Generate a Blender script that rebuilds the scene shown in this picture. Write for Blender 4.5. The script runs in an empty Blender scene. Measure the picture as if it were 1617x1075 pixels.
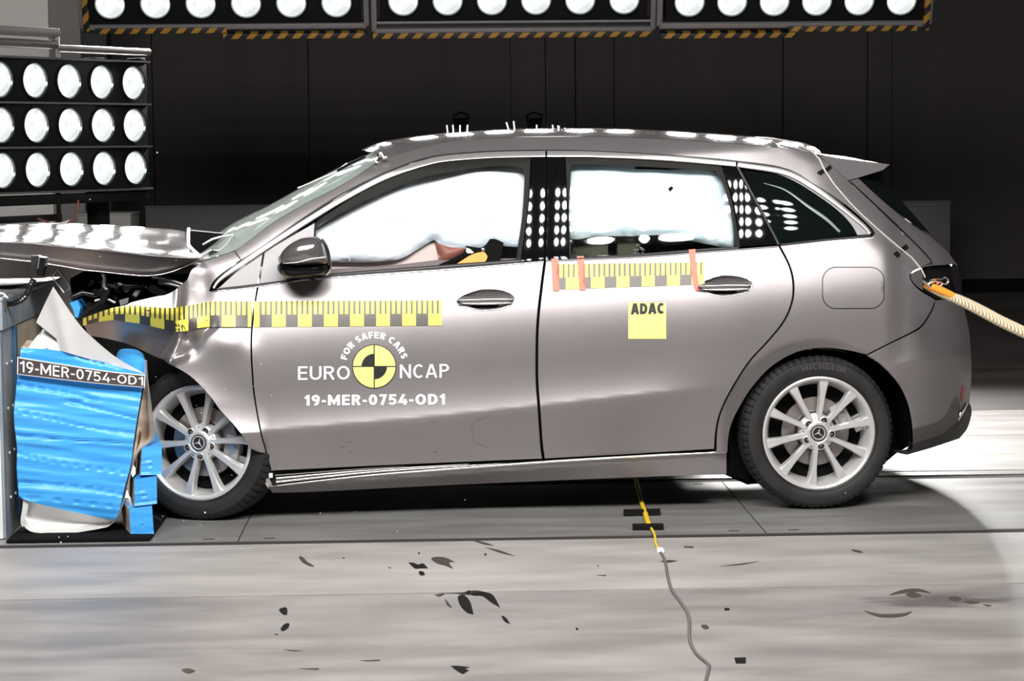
import bpy, bmesh, math, random
from mathutils import Vector, Matrix, noise
from mathutils.geometry import delaunay_2d_cdt
S = bpy.context.scene
COL = S.collection
R = math.radians
random.seed(7)

# ---------------------------------------------------------------- camera
IW, IH, F = 1617.0, 1075.0, 3450.0
YAW, PITCH, ROLL = R(2.0), math.atan((537.5 - 225) / F), R(0.55)
CAMZ, CAMD = 1.555, 9.0
CAM = Vector((-CAMD * math.tan(YAW), -CAMD, CAMZ))
_f = Vector((math.sin(YAW) * math.cos(PITCH), math.cos(YAW) * math.cos(PITCH), -math.sin(PITCH)))
_r0 = Vector((math.cos(YAW), -math.sin(YAW), 0))
_u0 = _r0.cross(_f)
# floor lines rise to the right: the camera is rolled slightly
_r = _r0 * math.cos(ROLL) - _u0 * math.sin(ROLL)
_u = _r0 * math.sin(ROLL) + _u0 * math.cos(ROLL)
cd = bpy.data.cameras.new('camera')
cd.sensor_width = 36.0
cd.lens = F / IW * 36.0
cd.clip_end = 200
cam = bpy.data.objects.new('camera', cd)
M = Matrix.Identity(4)
for i in range(3):
    M[i][0], M[i][1], M[i][2], M[i][3] = _r[i], _u[i], -_f[i], CAM[i]
cam.matrix_world = M
COL.objects.link(cam)
S.camera = cam

# ---------------------------------------------------------------- world, exposure
wd = bpy.data.worlds.new('hall_air'); S.world = wd; wd.use_nodes = True
bg = wd.node_tree.nodes['Background']
bg.inputs[0].default_value = (1.0, 0.97, 0.95, 1); bg.inputs[1].default_value = 0.016
vs = S.view_settings
vs.view_transform = 'Standard'; vs.look = 'None'; vs.gamma = 1.0; vs.exposure = 0.0
try: vs.use_curve_mapping = False
except Exception: pass
S.display_settings.display_device = 'sRGB'

# lamp strengths (the test hall's own floodlights)
KEY_EMIT = 96.0      # lenses of the near-side overhead banks
FAR_WATT = 135.0     # each lamp of the far overhead banks
SIDE_WATT = 110.0    # each lamp of the side tower
LENS_SEEN = 0.72     # stray light on the lenses seen from outside their beam

# ---------------------------------------------------------------- projection helpers
def ray(px, py):
    return (_r * ((px - IW / 2) / F) - _u * ((py - IH / 2) / F) + _f)
def WY(px, py, Y):                       # world point on a plane y = Y
    d = ray(px, py); t = (Y - CAM.y) / d.y
    return CAM + d * t
def WZ(px, py, z=0.0):                   # world point at height z
    d = ray(px, py); t = (z - CAM.z) / d.z
    return CAM + d * t
def WD(px, py, dep):                     # world point at a distance along the view axis
    return CAM + ray(px, py) * dep
CARYAW = R(3.0)
CAR_M = Matrix.Rotation(CARYAW, 4, 'Z')
CAR_I = CAR_M.inverted()
CC = CAR_I @ CAM
CI3 = CAR_I.to_3x3()
def P(px, py, v):                        # car-frame point at lateral depth v
    d = CI3 @ ray(px, py); t = (v - CC.y) / d.y
    return CC + d * t

# ---------------------------------------------------------------- object helpers
def link(name, me, mat, parent=None):
    o = bpy.data.objects.new(name, me); COL.objects.link(o)
    if mat is not None and not me.materials: me.materials.append(mat)
    if parent is not None: o.parent = parent
    return o
def empty(name, loc=(0, 0, 0), rz=0.0, parent=None):
    o = bpy.data.objects.new(name, None); COL.objects.link(o)
    o.location = loc; o.rotation_euler = (0, 0, rz); o.empty_display_size = 0.1
    if parent is not None: o.parent = parent
    return o
def tag(o, label=None, cat=None, group=None, kind=None):
    if label: o['label'] = label
    if cat: o['category'] = cat
    if group: o['group'] = group
    if kind: o['kind'] = kind
    return o
def copy_tree(o, parent=None):
    c = o.copy(); COL.objects.link(c)
    if parent is not None: c.parent = parent
    for ch in o.children: copy_tree(ch, c)
    return c

class MB:
    """collects shapes into one mesh"""
    def __init__(s): s.v = []; s.f = []
    def add(s, vs_, fs):
        n = len(s.v); s.v += [tuple(p) for p in vs_]
        s.f += [tuple(i + n for i in f) for f in fs]
        return s
    def box(s, x0, x1, y0, y1, z0, z1, m=None, bev=0.0):
        if bev > 0:
            b = min(bev, (x1-x0)/2.1, (y1-y0)/2.1, (z1-z0)/2.1)
            bm = bmesh.new(); bmesh.ops.create_cube(bm, size=1)
            for q in bm.verts:
                q.co = Vector(((x0+x1)/2 + q.co.x*(x1-x0), (y0+y1)/2 + q.co.y*(y1-y0), (z0+z1)/2 + q.co.z*(z1-z0)))
            bmesh.ops.bevel(bm, geom=bm.edges[:], offset=b, segments=2, affect='EDGES', profile=0.6)
            bm.verts.index_update()
            vv = [q.co.copy() for q in bm.verts]; ff = [[q.index for q in f.verts] for f in bm.faces]; bm.free()
        else:
            vv = [Vector((x, y, z)) for x in (x0, x1) for y in (y0, y1) for z in (z0, z1)]
            ff = [(0,1,3,2),(4,6,7,5),(0,4,5,1),(2,3,7,6),(0,2,6,4),(1,5,7,3)]
        if m is not None: vv = [m @ p for p in vv]
        return s.add(vv, ff)
    def tube(s, pts, r, n=10, cap=True):
        pts = [Vector(p) for p in pts]; rs = r if isinstance(r, (list, tuple)) else [r]*len(pts)
        vv = []; up = Vector((0.13, 0.31, 0.94))
        for i, p in enumerate(pts):
            t = (pts[min(i+1, len(pts)-1)] - pts[max(i-1, 0)])
            if t.length < 1e-9: t = Vector((0,0,1))
            t.normalize(); a = t.cross(up)
            if a.length < 1e-3: a = t.cross(Vector((1,0,0)))
            a.normalize(); b = a.cross(t); b.normalize(); up = b
            for k in range(n):
                w = 2*math.pi*k/n; vv.append(p + (a*math.cos(w) + b*math.sin(w))*rs[i])
        ff = [(i*n+k, i*n+(k+1) % n, (i+1)*n+(k+1) % n, (i+1)*n+k) for i in range(len(pts)-1) for k in range(n)]
        if cap:
            ff.append(tuple(range(n-1, -1, -1))); m_ = (len(pts)-1)*n; ff.append(tuple(m_+k for k in range(n)))
        return s.add(vv, ff)
    def lathe(s, prof, n=64, m=None, mod=None, a0=0.0, a1=2*math.pi):
        """prof: (radius, along-axis); axis is local y"""
        full = abs(a1-a0-2*math.pi) < 1e-6; cnt = n if full else n+1
        vv = []
        for k in range(cnt):
            w = a0 + (a1-a0)*k/n
            for j, (r_, a) in enumerate(prof):
                if mod: r_, a = mod(k, j, r_, a)
                p = Vector((r_*math.cos(w), a, r_*math.sin(w)))
                vv.append(m @ p if m is not None else p)
        L = len(prof); ff = []
        for k in range(n):
            k2 = (k+1) % cnt
            for j in range(L-1):
                ff.append((k*L+j, k*L+j+1, k2*L+j+1, k2*L+j))
        return s.add(vv, ff)
    def grid(s, rows):
        n = len(rows[0]); vv = [p for r_ in rows for p in r_]
        ff = [(i*n+j, i*n+j+1, (i+1)*n+j+1, (i+1)*n+j) for i in range(len(rows)-1) for j in range(n-1)]
        return s.add(vv, ff)
    def prism(s, poly, d):
        """polygon (3-D points) thickened by vector d"""
        n = len(poly); a = [Vector(p) for p in poly]; b = [p + Vector(d) for p in a]
        ff = [tuple(range(n)), tuple(range(2*n-1, n-1, -1))] + [(i, i+n, (i+1) % n + n, (i+1) % n) for i in range(n)]
        return s.add(a+b, ff)
    def build(s, name, mat, parent=None, smooth=True, ang=40):
        me = bpy.data.meshes.new(name); me.from_pydata(s.v, [], s.f); me.validate(); me.update()
        if smooth:
            bm = bmesh.new(); bm.from_mesh(me)
            bmesh.ops.recalc_face_normals(bm, faces=bm.faces[:])
            lim = R(ang)
            for e in bm.edges:
                e.smooth = not (len(e.link_faces) == 2 and e.calc_face_angle(0) > lim)
            for f in bm.faces: f.smooth = True
            bm.to_mesh(me); bm.free()
        return link(name, me, mat, parent)

def interp(tab, x):
    if x <= tab[0][0]: return tab[0][1]
    for (a, b), (c, d) in zip(tab, tab[1:]):
        if x <= c: return b + (d-b)*(x-a)/(c-a)
    return tab[-1][1]
def sstep(a, b, x):
    t = max(0.0, min(1.0, (x-a)/(b-a))); return t*t*(3-2*t)
def spline(pts, step=5.0, closed=False):
    """Catmull-Rom through 2-D points; a third value 1 marks a corner"""
    n = len(pts); out = []
    segs = n if closed else n-1
    for i in range(segs):
        p1, p2 = pts[i], pts[(i+1) % n]
        c1 = len(p1) > 2 or (not closed and i == 0); c2 = len(p2) > 2 or (not closed and i == segs-1)
        p0 = p1 if c1 else pts[(i-1) % n]; p3 = p2 if c2 else pts[(i+2) % n]
        d = math.hypot(p2[0]-p1[0], p2[1]-p1[1]); k = max(1, int(round(d/step)))
        for j in range(k):
            t = j/k; q = []
            for a in (0, 1):
                m1 = (p2[a]-p0[a])/2 if not c1 else (p2[a]-p1[a]); m2 = (p3[a]-p1[a])/2 if not c2 else (p2[a]-p1[a])
                h = t*t*t; g = t*t
                q.append((2*h-3*g+1)*p1[a] + (h-2*g+t)*m1 + (-2*h+3*g)*p2[a] + (h-g)*m2)
            out.append((q[0], q[1]))
    if not closed: out.append((pts[-1][0], pts[-1][1]))
    return out
def inside(poly, x, y):
    c = False; n = len(poly); j = n-1
    for i in range(n):
        xi, yi = poly[i]; xj, yj = poly[j]
        if (yi > y) != (yj > y) and x < (xj-xi)*(y-yi)/(yj-yi)+xi: c = not c
        j = i
    return c
def area2(poly):
    return sum(a[0]*b[1]-b[0]*a[1] for a, b in zip(poly, poly[1:]+poly[:1]))
def inset(poly, d):
    if area2(poly) < 0: poly = poly[::-1]
    n = len(poly); out = []
    for i in range(n):
        a, b, c = poly[i-1], poly[i], poly[(i+1) % n]
        n1 = (-(b[1]-a[1]), b[0]-a[0]); n2 = (-(c[1]-b[1]), c[0]-b[0])
        l1 = math.hypot(*n1) or 1; l2 = math.hypot(*n2) or 1
        nx, ny = n1[0]/l1+n2[0]/l2, n1[1]/l1+n2[1]/l2; l = math.hypot(nx, ny) or 1
        out.append((b[0]+nx/l*d, b[1]+ny/l*d))
    return out
def fill(outline, sp, holes=(), extra=()):
    """triangulate a 2-D outline with interior points spaced sp"""
    pts = [Vector(p) for p in outline]; edges = [(i, (i+1) % len(outline)) for i in range(len(outline))]
    bpts = list(outline)
    for h in holes:
        b = len(pts); pts += [Vector(p) for p in h]; edges += [(b+i, b+(i+1) % len(h)) for i in range(len(h))]; bpts += list(h)
    xs = [p[0] for p in outline]; ys = [p[1] for p in outline]
    cell = {}
    for p in bpts: cell.setdefault((int(p[0]//sp), int(p[1]//sp)), []).append(p)
    y = math.floor(min(ys)/sp)*sp; k = 0
    while y < max(ys):
        x = math.floor(min(xs)/sp)*sp + (sp/2 if k % 2 else 0)
        while x < max(xs):
            if inside(outline, x, y) and not any(inside(h, x, y) for h in holes):
                ci, cj = int(x//sp), int(y//sp); ok = True
                for i in (-1, 0, 1):
                    for j in (-1, 0, 1):
                        for q in cell.get((ci+i, cj+j), ()):
                            if (q[0]-x)**2+(q[1]-y)**2 < (0.45*sp)**2: ok = False
                if ok: pts.append(Vector((x, y)))
            x += sp
        y += sp*0.87; k += 1
    pts += [Vector(p) for p in extra]
    vo, eo, fo, _, _, _ = delaunay_2d_cdt(pts, edges, [], 0, 1e-5)
    fs = []
    for f in fo:
        cx = sum(vo[i].x for i in f)/len(f); cy = sum(vo[i].y for i in f)/len(f)
        if inside(outline, cx, cy) and not any(inside(h, cx, cy) for h in holes): fs.append(tuple(f))
    return [(p.x, p.y) for p in vo], fs

def panel(name, pts, V, mat, parent, sp=7.0, gap=0.0, th=0.012, off=0.0, holes=(), closed_pts=None, mapf=P, smooth=True, skew=0.0):
    """a sheet of real thickness whose outline is pts (px frame) at lateral depth V(px,py)"""
    out = closed_pts or spline(pts, min(6.0, sp), True)
    if area2(out) < 0: out = out[::-1]
    if gap: out = inset(out, gap)
    hs = [spline(h, min(6.0, sp), True) for h in holes]
    vo, fs = fill(out, sp, hs)
    mb = MB()
    front = [mapf(x, y, V(x, y)+off) for x, y in vo]
    fs2 = []
    for f in fs:
        a, b, c = (front[i] for i in f[:3])
        fs2.append(f)
    mb.add(front, fs2)
    if th:
        back = [mapf(x, y, V(x, y)+off) + Vector((skew*th, th, 0)) for x, y in out]
        rim = [mapf(x, y, V(x, y)+off) for x, y in out]; n = len(out)
        mb.add(rim+back, [(i, (i+1) % n, (i+1) % n+n, i+n) for i in range(n)])
        for h in hs:
            rim = [mapf(x, y, V(x, y)+off) for x, y in h]; back = [p+Vector((skew*th, th, 0)) for p in rim]; n = len(h)
            mb.add(rim+back, [(i, (i+1) % n, (i+1) % n+n, i+n) for i in range(n)])
    me = bpy.data.meshes.new(name); me.from_pydata(mb.v, [], mb.f); me.validate(); me.update()
    # outward = towards -v
    nrm = 0.0
    k = len(fs2)
    bm = bmesh.new(); bm.from_mesh(me); bm.faces.ensure_lookup_table()
    for f in bm.faces:
        f.smooth = smooth
    for i in range(min(k, len(bm.faces))):
        nrm += bm.faces[i].normal.y
    if nrm > 0: bmesh.ops.reverse_faces(bm, faces=bm.faces[:k])
    bm.to_mesh(me); bm.free()
    return link(name, me, mat, parent)

def ribbon(name, path, width, V, mat, parent, off=-0.004, bulge=0.006, step=6.0, n=6, mapf=P):
    """rounded strip along a px path; width in px (number or table by fraction)"""
    c = spline(path, step); rows = []
    L = len(c)
    for i, (x, y) in enumerate(c):
        a = c[max(i-1, 0)]; b = c[min(i+1, L-1)]
        tx, ty = b[0]-a[0], b[1]-a[1]; l = math.hypot(tx, ty) or 1
        nx, ny = -ty/l, tx/l
        w = width if not isinstance(width, list) else interp(width, i/(L-1))
        row = []
        for j in range(n+1):
            s_ = -1+2*j/n; xx, yy = x+nx*s_*w/2, y+ny*s_*w/2
            row.append(mapf(xx, yy, V(xx, yy)+off-bulge*math.sqrt(max(0.0, 1-s_*s_))))
        rows.append(row)
    return MB().grid(rows).build(name, mat, parent, ang=60)
# ---------------------------------------------------------------- materials
def mat(name, col=(0.5, 0.5, 0.5), rough=0.5, metal=0.0, spec=0.5, coat=0.0, emit=None, estr=0.0):
    m = bpy.data.materials.new(name); m.use_nodes = True
    b = m.node_tree.nodes['Principled BSDF']
    b.inputs['Base Color'].default_value = (*col, 1); b.inputs['Roughness'].default_value = rough
    b.inputs['Metallic'].default_value = metal; b.inputs['Specular IOR Level'].default_value = spec
    b.inputs['Coat Weight'].default_value = coat; b.inputs['Coat Roughness'].default_value = 0.05
    if emit: b.inputs['Emission Color'].default_value = (*emit, 1); b.inputs['Emission Strength'].default_value = estr
    return m
def nodes(m): return m.node_tree.nodes, m.node_tree.links
def noisy(m, c1, c2, scale=(1, 1, 1), nscale=5.0, lo=0.35, hi=0.65, bump=0.0, rough=None, detail=6.0, coord='Object'):
    N, L = nodes(m); b = N['Principled BSDF']
    tc = N.new('ShaderNodeTexCoord'); mp = N.new('ShaderNodeMapping'); mp.inputs['Scale'].default_value = scale
    nz = N.new('ShaderNodeTexNoise'); nz.inputs['Scale'].default_value = nscale; nz.inputs['Detail'].default_value = detail
    cr = N.new('ShaderNodeValToRGB'); cr.color_ramp.elements[0].position = lo; cr.color_ramp.elements[1].position = hi
    cr.color_ramp.elements[0].color = (*c1, 1); cr.color_ramp.elements[1].color = (*c2, 1)
    L.new(tc.outputs[coord], mp.inputs[0]); L.new(mp.outputs[0], nz.inputs['Vector']); L.new(nz.outputs['Fac'], cr.inputs[0])
    L.new(cr.outputs[0], b.inputs['Base Color'])
    if bump:
        bp = N.new('ShaderNodeBump'); bp.inputs['Strength'].default_value = bump; bp.inputs['Distance'].default_value = 0.01
        L.new(nz.outputs['Fac'], bp.inputs['Height']); L.new(bp.outputs[0], b.inputs['Normal'])
    if rough:
        mr = N.new('ShaderNodeMapRange'); mr.inputs['To Min'].default_value = rough[0]; mr.inputs['To Max'].default_value = rough[1]
        L.new(nz.outputs['Fac'], mr.inputs[0]); L.new(mr.outputs[0], b.inputs['Roughness'])
    return cr
PAINT = mat('grey_satin_paint', (0.30, 0.275, 0.278), 0.40, 0.68, 0.5)
noisy(PAINT, (0.29, 0.266, 0.27), (0.31, 0.285, 0.288), (1, 1, 1), 3.0)
PAINT_ROOF = mat('grey_gloss_paint', (0.24, 0.22, 0.22), 0.06, 0.45, 0.5)
DARKPAINT = mat('grey_under_trim', (0.042, 0.04, 0.04), 0.55, 0.1)
FRAMEP = mat('dark_window_frame', (0.016, 0.015, 0.013), 0.6, 0.0, 0.12)
PAINT_HOOD = mat('grey_bonnet_paint', (0.27, 0.25, 0.25), 0.06, 0.25, 0.4)
PLASTIC = mat('black_plastic', (0.012, 0.012, 0.013), 0.45)
noisy(PLASTIC, (0.009, 0.009, 0.01), (0.02, 0.02, 0.021), (1, 1, 1), 14)
VOID = mat('black_interior_lining', (0.006, 0.006, 0.006), 0.9, 0, 0.1)
GLOSSBLK = mat('black_gloss_trim', (0.004, 0.004, 0.005), 0.03, 0, 0.35)
CHROME = mat('polished_trim', (0.80, 0.78, 0.77), 0.16, 1.0)
TRIMALU = mat('satin_aluminium_trim', (0.84, 0.81, 0.80), 0.36, 0.8)
SATIN = mat('satin_grey_plate', (0.30, 0.29, 0.29), 0.5, 0.2)
RUBBER = mat('tyre_rubber', (0.028, 0.026, 0.026), 0.62)
noisy(RUBBER, (0.010, 0.0095, 0.0095), (0.018, 0.0165, 0.0165), (1, 1, 1), 9, rough=(0.5, 0.75))
RUBBER_TXT = mat('raised_tyre_lettering', (0.055, 0.052, 0.052), 0.5)
ALLOY = mat('silver_alloy', (0.74, 0.73, 0.72), 0.36, 0.55)
EMBLEM = mat('silver_emblem', (0.8, 0.79, 0.78), 0.35, 0.2)
DISC = mat('brake_disc_steel', (0.42, 0.38, 0.36), 0.38, 0.85)
CALIPER = mat('grey_caliper', (0.38, 0.38, 0.38), 0.5, 0.5)
BRONZE = mat('hub_shadow_metal', (0.16, 0.145, 0.135), 0.5, 0.6)
YEL = mat('yellow_marker_film', (0.93, 0.82, 0.10), 0.42)
noisy(YEL, (0.90, 0.80, 0.09), (0.95, 0.85, 0.12), (1, 1, 1), 20)
YELP = mat('pale_yellow_sticker', (0.92, 0.86, 0.25), 0.45)
FILM = mat('dark_tinted_film', (0.085, 0.076, 0.068), 0.42, 0.3)
WHITE = mat('white_lettering', (0.9, 0.9, 0.9), 0.5)
BLACKP = mat('black_print', (0.012, 0.012, 0.014), 0.5)
REDTAPE = mat('red_orange_tape', (0.95, 0.16, 0.09), 0.45)
ORANGE = mat('orange_webbing', (0.95, 0.33, 0.03), 0.5)
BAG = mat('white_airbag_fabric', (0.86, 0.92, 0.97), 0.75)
noisy(BAG, (0.74, 0.86, 0.95), (0.90, 0.94, 0.97), (1, 1, 1.6), 4, bump=0.6, detail=3)  # bluish patches put the folds' blue shading into the fabric colour
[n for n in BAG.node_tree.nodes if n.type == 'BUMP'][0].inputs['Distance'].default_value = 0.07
SKIN = mat('brown_dummy_vinyl', (0.22, 0.075, 0.055), 0.5)
TRIMGREY = mat('grey_seat_cloth', (0.33, 0.29, 0.28), 0.8)
HOSE = mat('black_corrugated_plastic', (0.01, 0.01, 0.01), 0.22)
SILVER = mat('bare_aluminium', (0.7, 0.69, 0.67), 0.32, 0.9)
WIREG = mat('light_grey_cable', (0.55, 0.53, 0.52), 0.4)
FLOORWIRE = mat('grey_cable', (0.13, 0.12, 0.12), 0.5)
YWIRE = mat('yellow_cable', (0.85, 0.62, 0.04), 0.45)
ROPE = mat('cream_braided_rope', (0.82, 0.66, 0.42), 0.8)
def _rope():
    N, L = nodes(ROPE); b = N['Principled BSDF']; tc = N.new('ShaderNodeTexCoord')
    wv = N.new('ShaderNodeTexWave'); wv.inputs['Scale'].default_value = 38; wv.inputs['Distortion'].default_value = 1.5
    cr = N.new('ShaderNodeValToRGB'); cr.color_ramp.elements[0].color = (0.72, 0.56, 0.34, 1); cr.color_ramp.elements[1].color = (0.9, 0.77, 0.55, 1)
    bp = N.new('ShaderNodeBump'); bp.inputs['Strength'].default_value = 0.6; bp.inputs['Distance'].default_value = 0.01
    L.new(tc.outputs['Object'], wv.inputs['Vector']); L.new(wv.outputs['Fac'], cr.inputs[0]); L.new(cr.outputs[0], b.inputs['Base Color'])
    L.new(wv.outputs['Fac'], bp.inputs['Height']); L.new(bp.outputs[0], b.inputs['Normal'])
_rope()
BLUE = mat('blue_honeycomb_skin', (0.035, 0.30, 0.80), 0.32)
noisy(BLUE, (0.045, 0.34, 0.82), (0.07, 0.42, 0.92), (1.2, 1, 16), 3, bump=0.15, rough=(0.28, 0.5))
CREAM = mat('cream_honeycomb_core', (0.72, 0.56, 0.42), 0.7)
noisy(CREAM, (0.5, 0.36, 0.26), (0.85, 0.72, 0.58), (1, 1, 4), 6, bump=0.2)
SHEET = mat('aluminium_cladding_sheet', (0.80, 0.79, 0.77), 0.42, 0.35)
noisy(SHEET, (0.74, 0.73, 0.71), (0.84, 0.83, 0.81), (1, 1, 1), 4)
STRIPB = mat('dark_label_strip', (0.06, 0.045, 0.045), 0.5)
STEELB = mat('blue_grey_steel', (0.3, 0.35, 0.41), 0.45, 0.25)
noisy(STEELB, (0.26, 0.31, 0.37), (0.40, 0.45, 0.50), (3, 3, 0.7), 4, rough=(0.3, 0.55))
BLOCKP = mat('pale_painted_block', (0.75, 0.78, 0.74), 0.6)
BEIGE = mat('beige_recess', (0.42, 0.36, 0.27), 0.7)
noisy(BEIGE, (0.3, 0.25, 0.18), (0.5, 0.44, 0.34), (1, 1, 1), 3)
BLACKTAPE = mat('black_tape', (0.006, 0.006, 0.006), 0.8, 0, 0.15)
FRAMEG = mat('grey_lamp_frame', (0.15, 0.14, 0.14), 0.5, 0.2)
HOUSING = mat('black_lamp_housing', (0.004, 0.004, 0.004), 0.75, 0, 0.15)
TUBEM = mat('grey_steel_tube', (0.28, 0.27, 0.26), 0.3, 0.8)
HAZ = mat('hazard_tape', (0.5, 0.3, 0.02), 0.5)
def _haz():
    N, L = nodes(HAZ); b = N['Principled BSDF']; tc = N.new('ShaderNodeTexCoord'); sp = N.new('ShaderNodeSeparateXYZ')
    ad = N.new('ShaderNodeMath'); ad.operation = 'ADD'; ml = N.new('ShaderNodeMath'); ml.operation = 'MULTIPLY'; ml.inputs[1].default_value = 9.7
    fr = N.new('ShaderNodeMath'); fr.operation = 'FRACT'; gt = N.new('ShaderNodeMath'); gt.operation = 'GREATER_THAN'; gt.inputs[1].default_value = 0.5
    mx = N.new('ShaderNodeMix'); mx.data_type = 'RGBA'; mx.inputs[6].default_value = (0.006, 0.006, 0.007, 1); mx.inputs[7].default_value = (0.30, 0.155, 0.016, 1)
    m2 = N.new('ShaderNodeMath'); m2.operation = 'MULTIPLY'; m2.inputs[1].default_value = -0.9
    L.new(tc.outputs['Object'], sp.inputs[0]); L.new(sp.outputs['Z'], m2.inputs[0]); L.new(sp.outputs['X'], ad.inputs[0]); L.new(m2.outputs[0], ad.inputs[1])
    L.new(ad.outputs[0], ml.inputs[0]); L.new(ml.outputs[0], fr.inputs[0]); L.new(fr.outputs[0], gt.inputs[0]); L.new(gt.outputs[0], mx.inputs[0])
    L.new(mx.outputs[2], b.inputs['Base Color'])
_haz()
def glass(name, tint, refl):
    m = bpy.data.materials.new(name); m.use_nodes = True; N, L = nodes(m)
    N.remove(N['Principled BSDF']); out = N['Material Output']
    tr = N.new('ShaderNodeBsdfTransparent'); tr.inputs[0].default_value = (*tint, 1)
    gl = N.new('ShaderNodeBsdfGlossy'); gl.inputs['Roughness'].default_value = 0.02; gl.inputs[0].default_value = (1, 1, 1, 1)
    fr = N.new('ShaderNodeFresnel'); fr.inputs[0].default_value = refl
    mx = N.new('ShaderNodeMixShader'); L.new(fr.outputs[0], mx.inputs[0]); L.new(tr.outputs[0], mx.inputs[1]); L.new(gl.outputs[0], mx.inputs[2])
    L.new(mx.outputs[0], out.inputs[0]); return m
GLASS = glass('side_window_glass', (0.90, 0.95, 0.94), 1.5)
SCREEN = glass('windscreen_glass', (0.72, 0.84, 0.79), 1.5)
def _screen():                          # crazed laminated glass scatters a little green-white light
    N, L = nodes(SCREEN); mx = [n for n in N if n.type == 'MIX_SHADER'][0]; tr = [n for n in N if n.type == 'BSDF_TRANSPARENT'][0]
    df = N.new('ShaderNodeBsdfDiffuse'); df.inputs[0].default_value = (0.60, 0.70, 0.65, 1); m2 = N.new('ShaderNodeMixShader'); m2.inputs[0].default_value = 0.7
    L.new(tr.outputs[0], m2.inputs[1]); L.new(df.outputs[0], m2.inputs[2]); L.new(m2.outputs[0], mx.inputs[1])
_screen()
PRIVACY = mat('dark_privacy_glass', (0.004, 0.006, 0.006), 0.02, 0, 0.14)
def lens_mat(name, strength, lo, hi):
    m = mat(name, (0.04, 0.045, 0.045), 0.3); N, L = nodes(m); b = N['Principled BSDF']
    tc = N.new('ShaderNodeTexCoord'); vz = N.new('ShaderNodeTexVoronoi'); vz.inputs['Scale'].default_value = 11
    nz = N.new('ShaderNodeTexNoise'); nz.inputs['Scale'].default_value = 9.0
    ad = N.new('ShaderNodeMath'); ad.operation = 'MULTIPLY_ADD'; ad.inputs[1].default_value = 0.5
    mr = N.new('ShaderNodeMapRange'); mr.inputs['From Min'].default_value = 0.3; mr.inputs['From Max'].default_value = 0.95
    mr.inputs['To Min'].default_value = lo*strength; mr.inputs['To Max'].default_value = hi*strength
    L.new(tc.outputs['Object'], vz.inputs['Vector']); L.new(tc.outputs['Object'], nz.inputs['Vector'])
    L.new(vz.outputs['Distance'], ad.inputs[0]); L.new(nz.outputs['Fac'], ad.inputs[2]); L.new(ad.outputs[0], mr.inputs[0])
    b.inputs['Emission Color'].default_value = (0.96, 1.0, 0.99, 1); L.new(mr.outputs[0], b.inputs['Emission Strength']); return m
LENS = lens_mat('faceted_lamp_lens', LENS_SEEN, 0.45, 1.75)
LENSKEY = mat('lit_lamp_lens', (0.8, 0.8, 0.8), 0.3, emit=(1.0, 0.985, 0.97), estr=KEY_EMIT)
RIMLENS = mat('lamp_reflector_rim', (0.25, 0.3, 0.29), 0.25, 0.8)
CONC = mat('scuffed_concrete', (0.36, 0.335, 0.32), 0.5)
def _conc():
    cr = noisy(CONC, (0.30, 0.278, 0.265), (0.42, 0.392, 0.372), (0.8, 2.4, 1), 2.2, 0.36, 0.66, bump=0.05, rough=(0.38, 0.62), detail=9)
    N, L = nodes(CONC); b = N['Principled BSDF']
    # worn dark smear of tyre rubber on the near slab
    tc = N.new('ShaderNodeTexCoord'); mp = N.new('ShaderNodeMapping'); mp.vector_type = 'POINT'
    c = WZ(1480, 950); mp.inputs['Location'].default_value = (-c.x*1.9, -c.y*4.6, 0); mp.inputs['Scale'].default_value = (1.9, 4.6, 0)
    ln = N.new('ShaderNodeVectorMath'); ln.operation = 'LENGTH'
    mr = N.new('ShaderNodeMapRange'); mr.inputs['From Min'].default_value = 0.2; mr.inputs['From Max'].default_value = 1.0; mr.inputs['To Min'].default_value = 0.55; mr.inputs['To Max'].default_value = 0.0
    nz = N.new('ShaderNodeTexNoise'); nz.inputs['Scale'].default_value = 4.5; nz.inputs['Detail'].default_value = 7
    mp2 = N.new('ShaderNodeMapping'); mp2.inputs['Scale'].default_value = (1, 2.8, 1)
    ad = N.new('ShaderNodeMath'); ad.operation = 'ADD'
    m3 = N.new('ShaderNodeMapRange'); m3.inputs['From Min'].default_value = 0.82; m3.inputs['From Max'].default_value = 1.06
    m3.inputs['To Min'].default_value = 0.0; m3.inputs['To Max'].default_value = 0.8
    mx = N.new('ShaderNodeMix'); mx.data_type = 'RGBA'; mx.inputs[7].default_value = (0.09, 0.078, 0.075, 1)
    L.new(tc.outputs['Object'], mp.inputs[0]); L.new(mp.outputs[0], ln.inputs[0]); L.new(ln.outputs['Value'], mr.inputs[0])
    L.new(tc.outputs['Object'], mp2.inputs[0]); L.new(mp2.outputs[0], nz.inputs['Vector'])
    L.new(nz.outputs['Fac'], ad.inputs[0]); L.new(mr.outputs[0], ad.inputs[1]); L.new(ad.outputs[0], m3.inputs[0]); L.new(m3.outputs[0], mx.inputs[0])
    L.new(cr.outputs[0], mx.inputs[6]); L.new(mx.outputs[2], b.inputs['Base Color'])
_conc()
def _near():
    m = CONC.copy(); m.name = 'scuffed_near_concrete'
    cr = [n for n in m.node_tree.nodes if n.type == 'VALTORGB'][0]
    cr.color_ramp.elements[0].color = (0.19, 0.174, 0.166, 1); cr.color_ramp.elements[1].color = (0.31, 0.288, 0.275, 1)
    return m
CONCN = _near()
_c2 = [n for n in CONC.node_tree.nodes if n.type == 'MIX'][0]
for _l in list(CONC.node_tree.links):
    if _l.to_node == _c2 and _l.to_socket == _c2.inputs[0]: CONC.node_tree.links.remove(_l)
_c2.inputs[0].default_value = 0.0
PLATE = mat('worn_steel_plate', (0.2, 0.2, 0.19), 0.4, 0.2)
noisy(PLATE, (0.19, 0.178, 0.165), (0.30, 0.30, 0.29), (0.9, 5, 1), 1.5, 0.3, 0.7, rough=(0.3, 0.5), detail=8)
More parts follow.
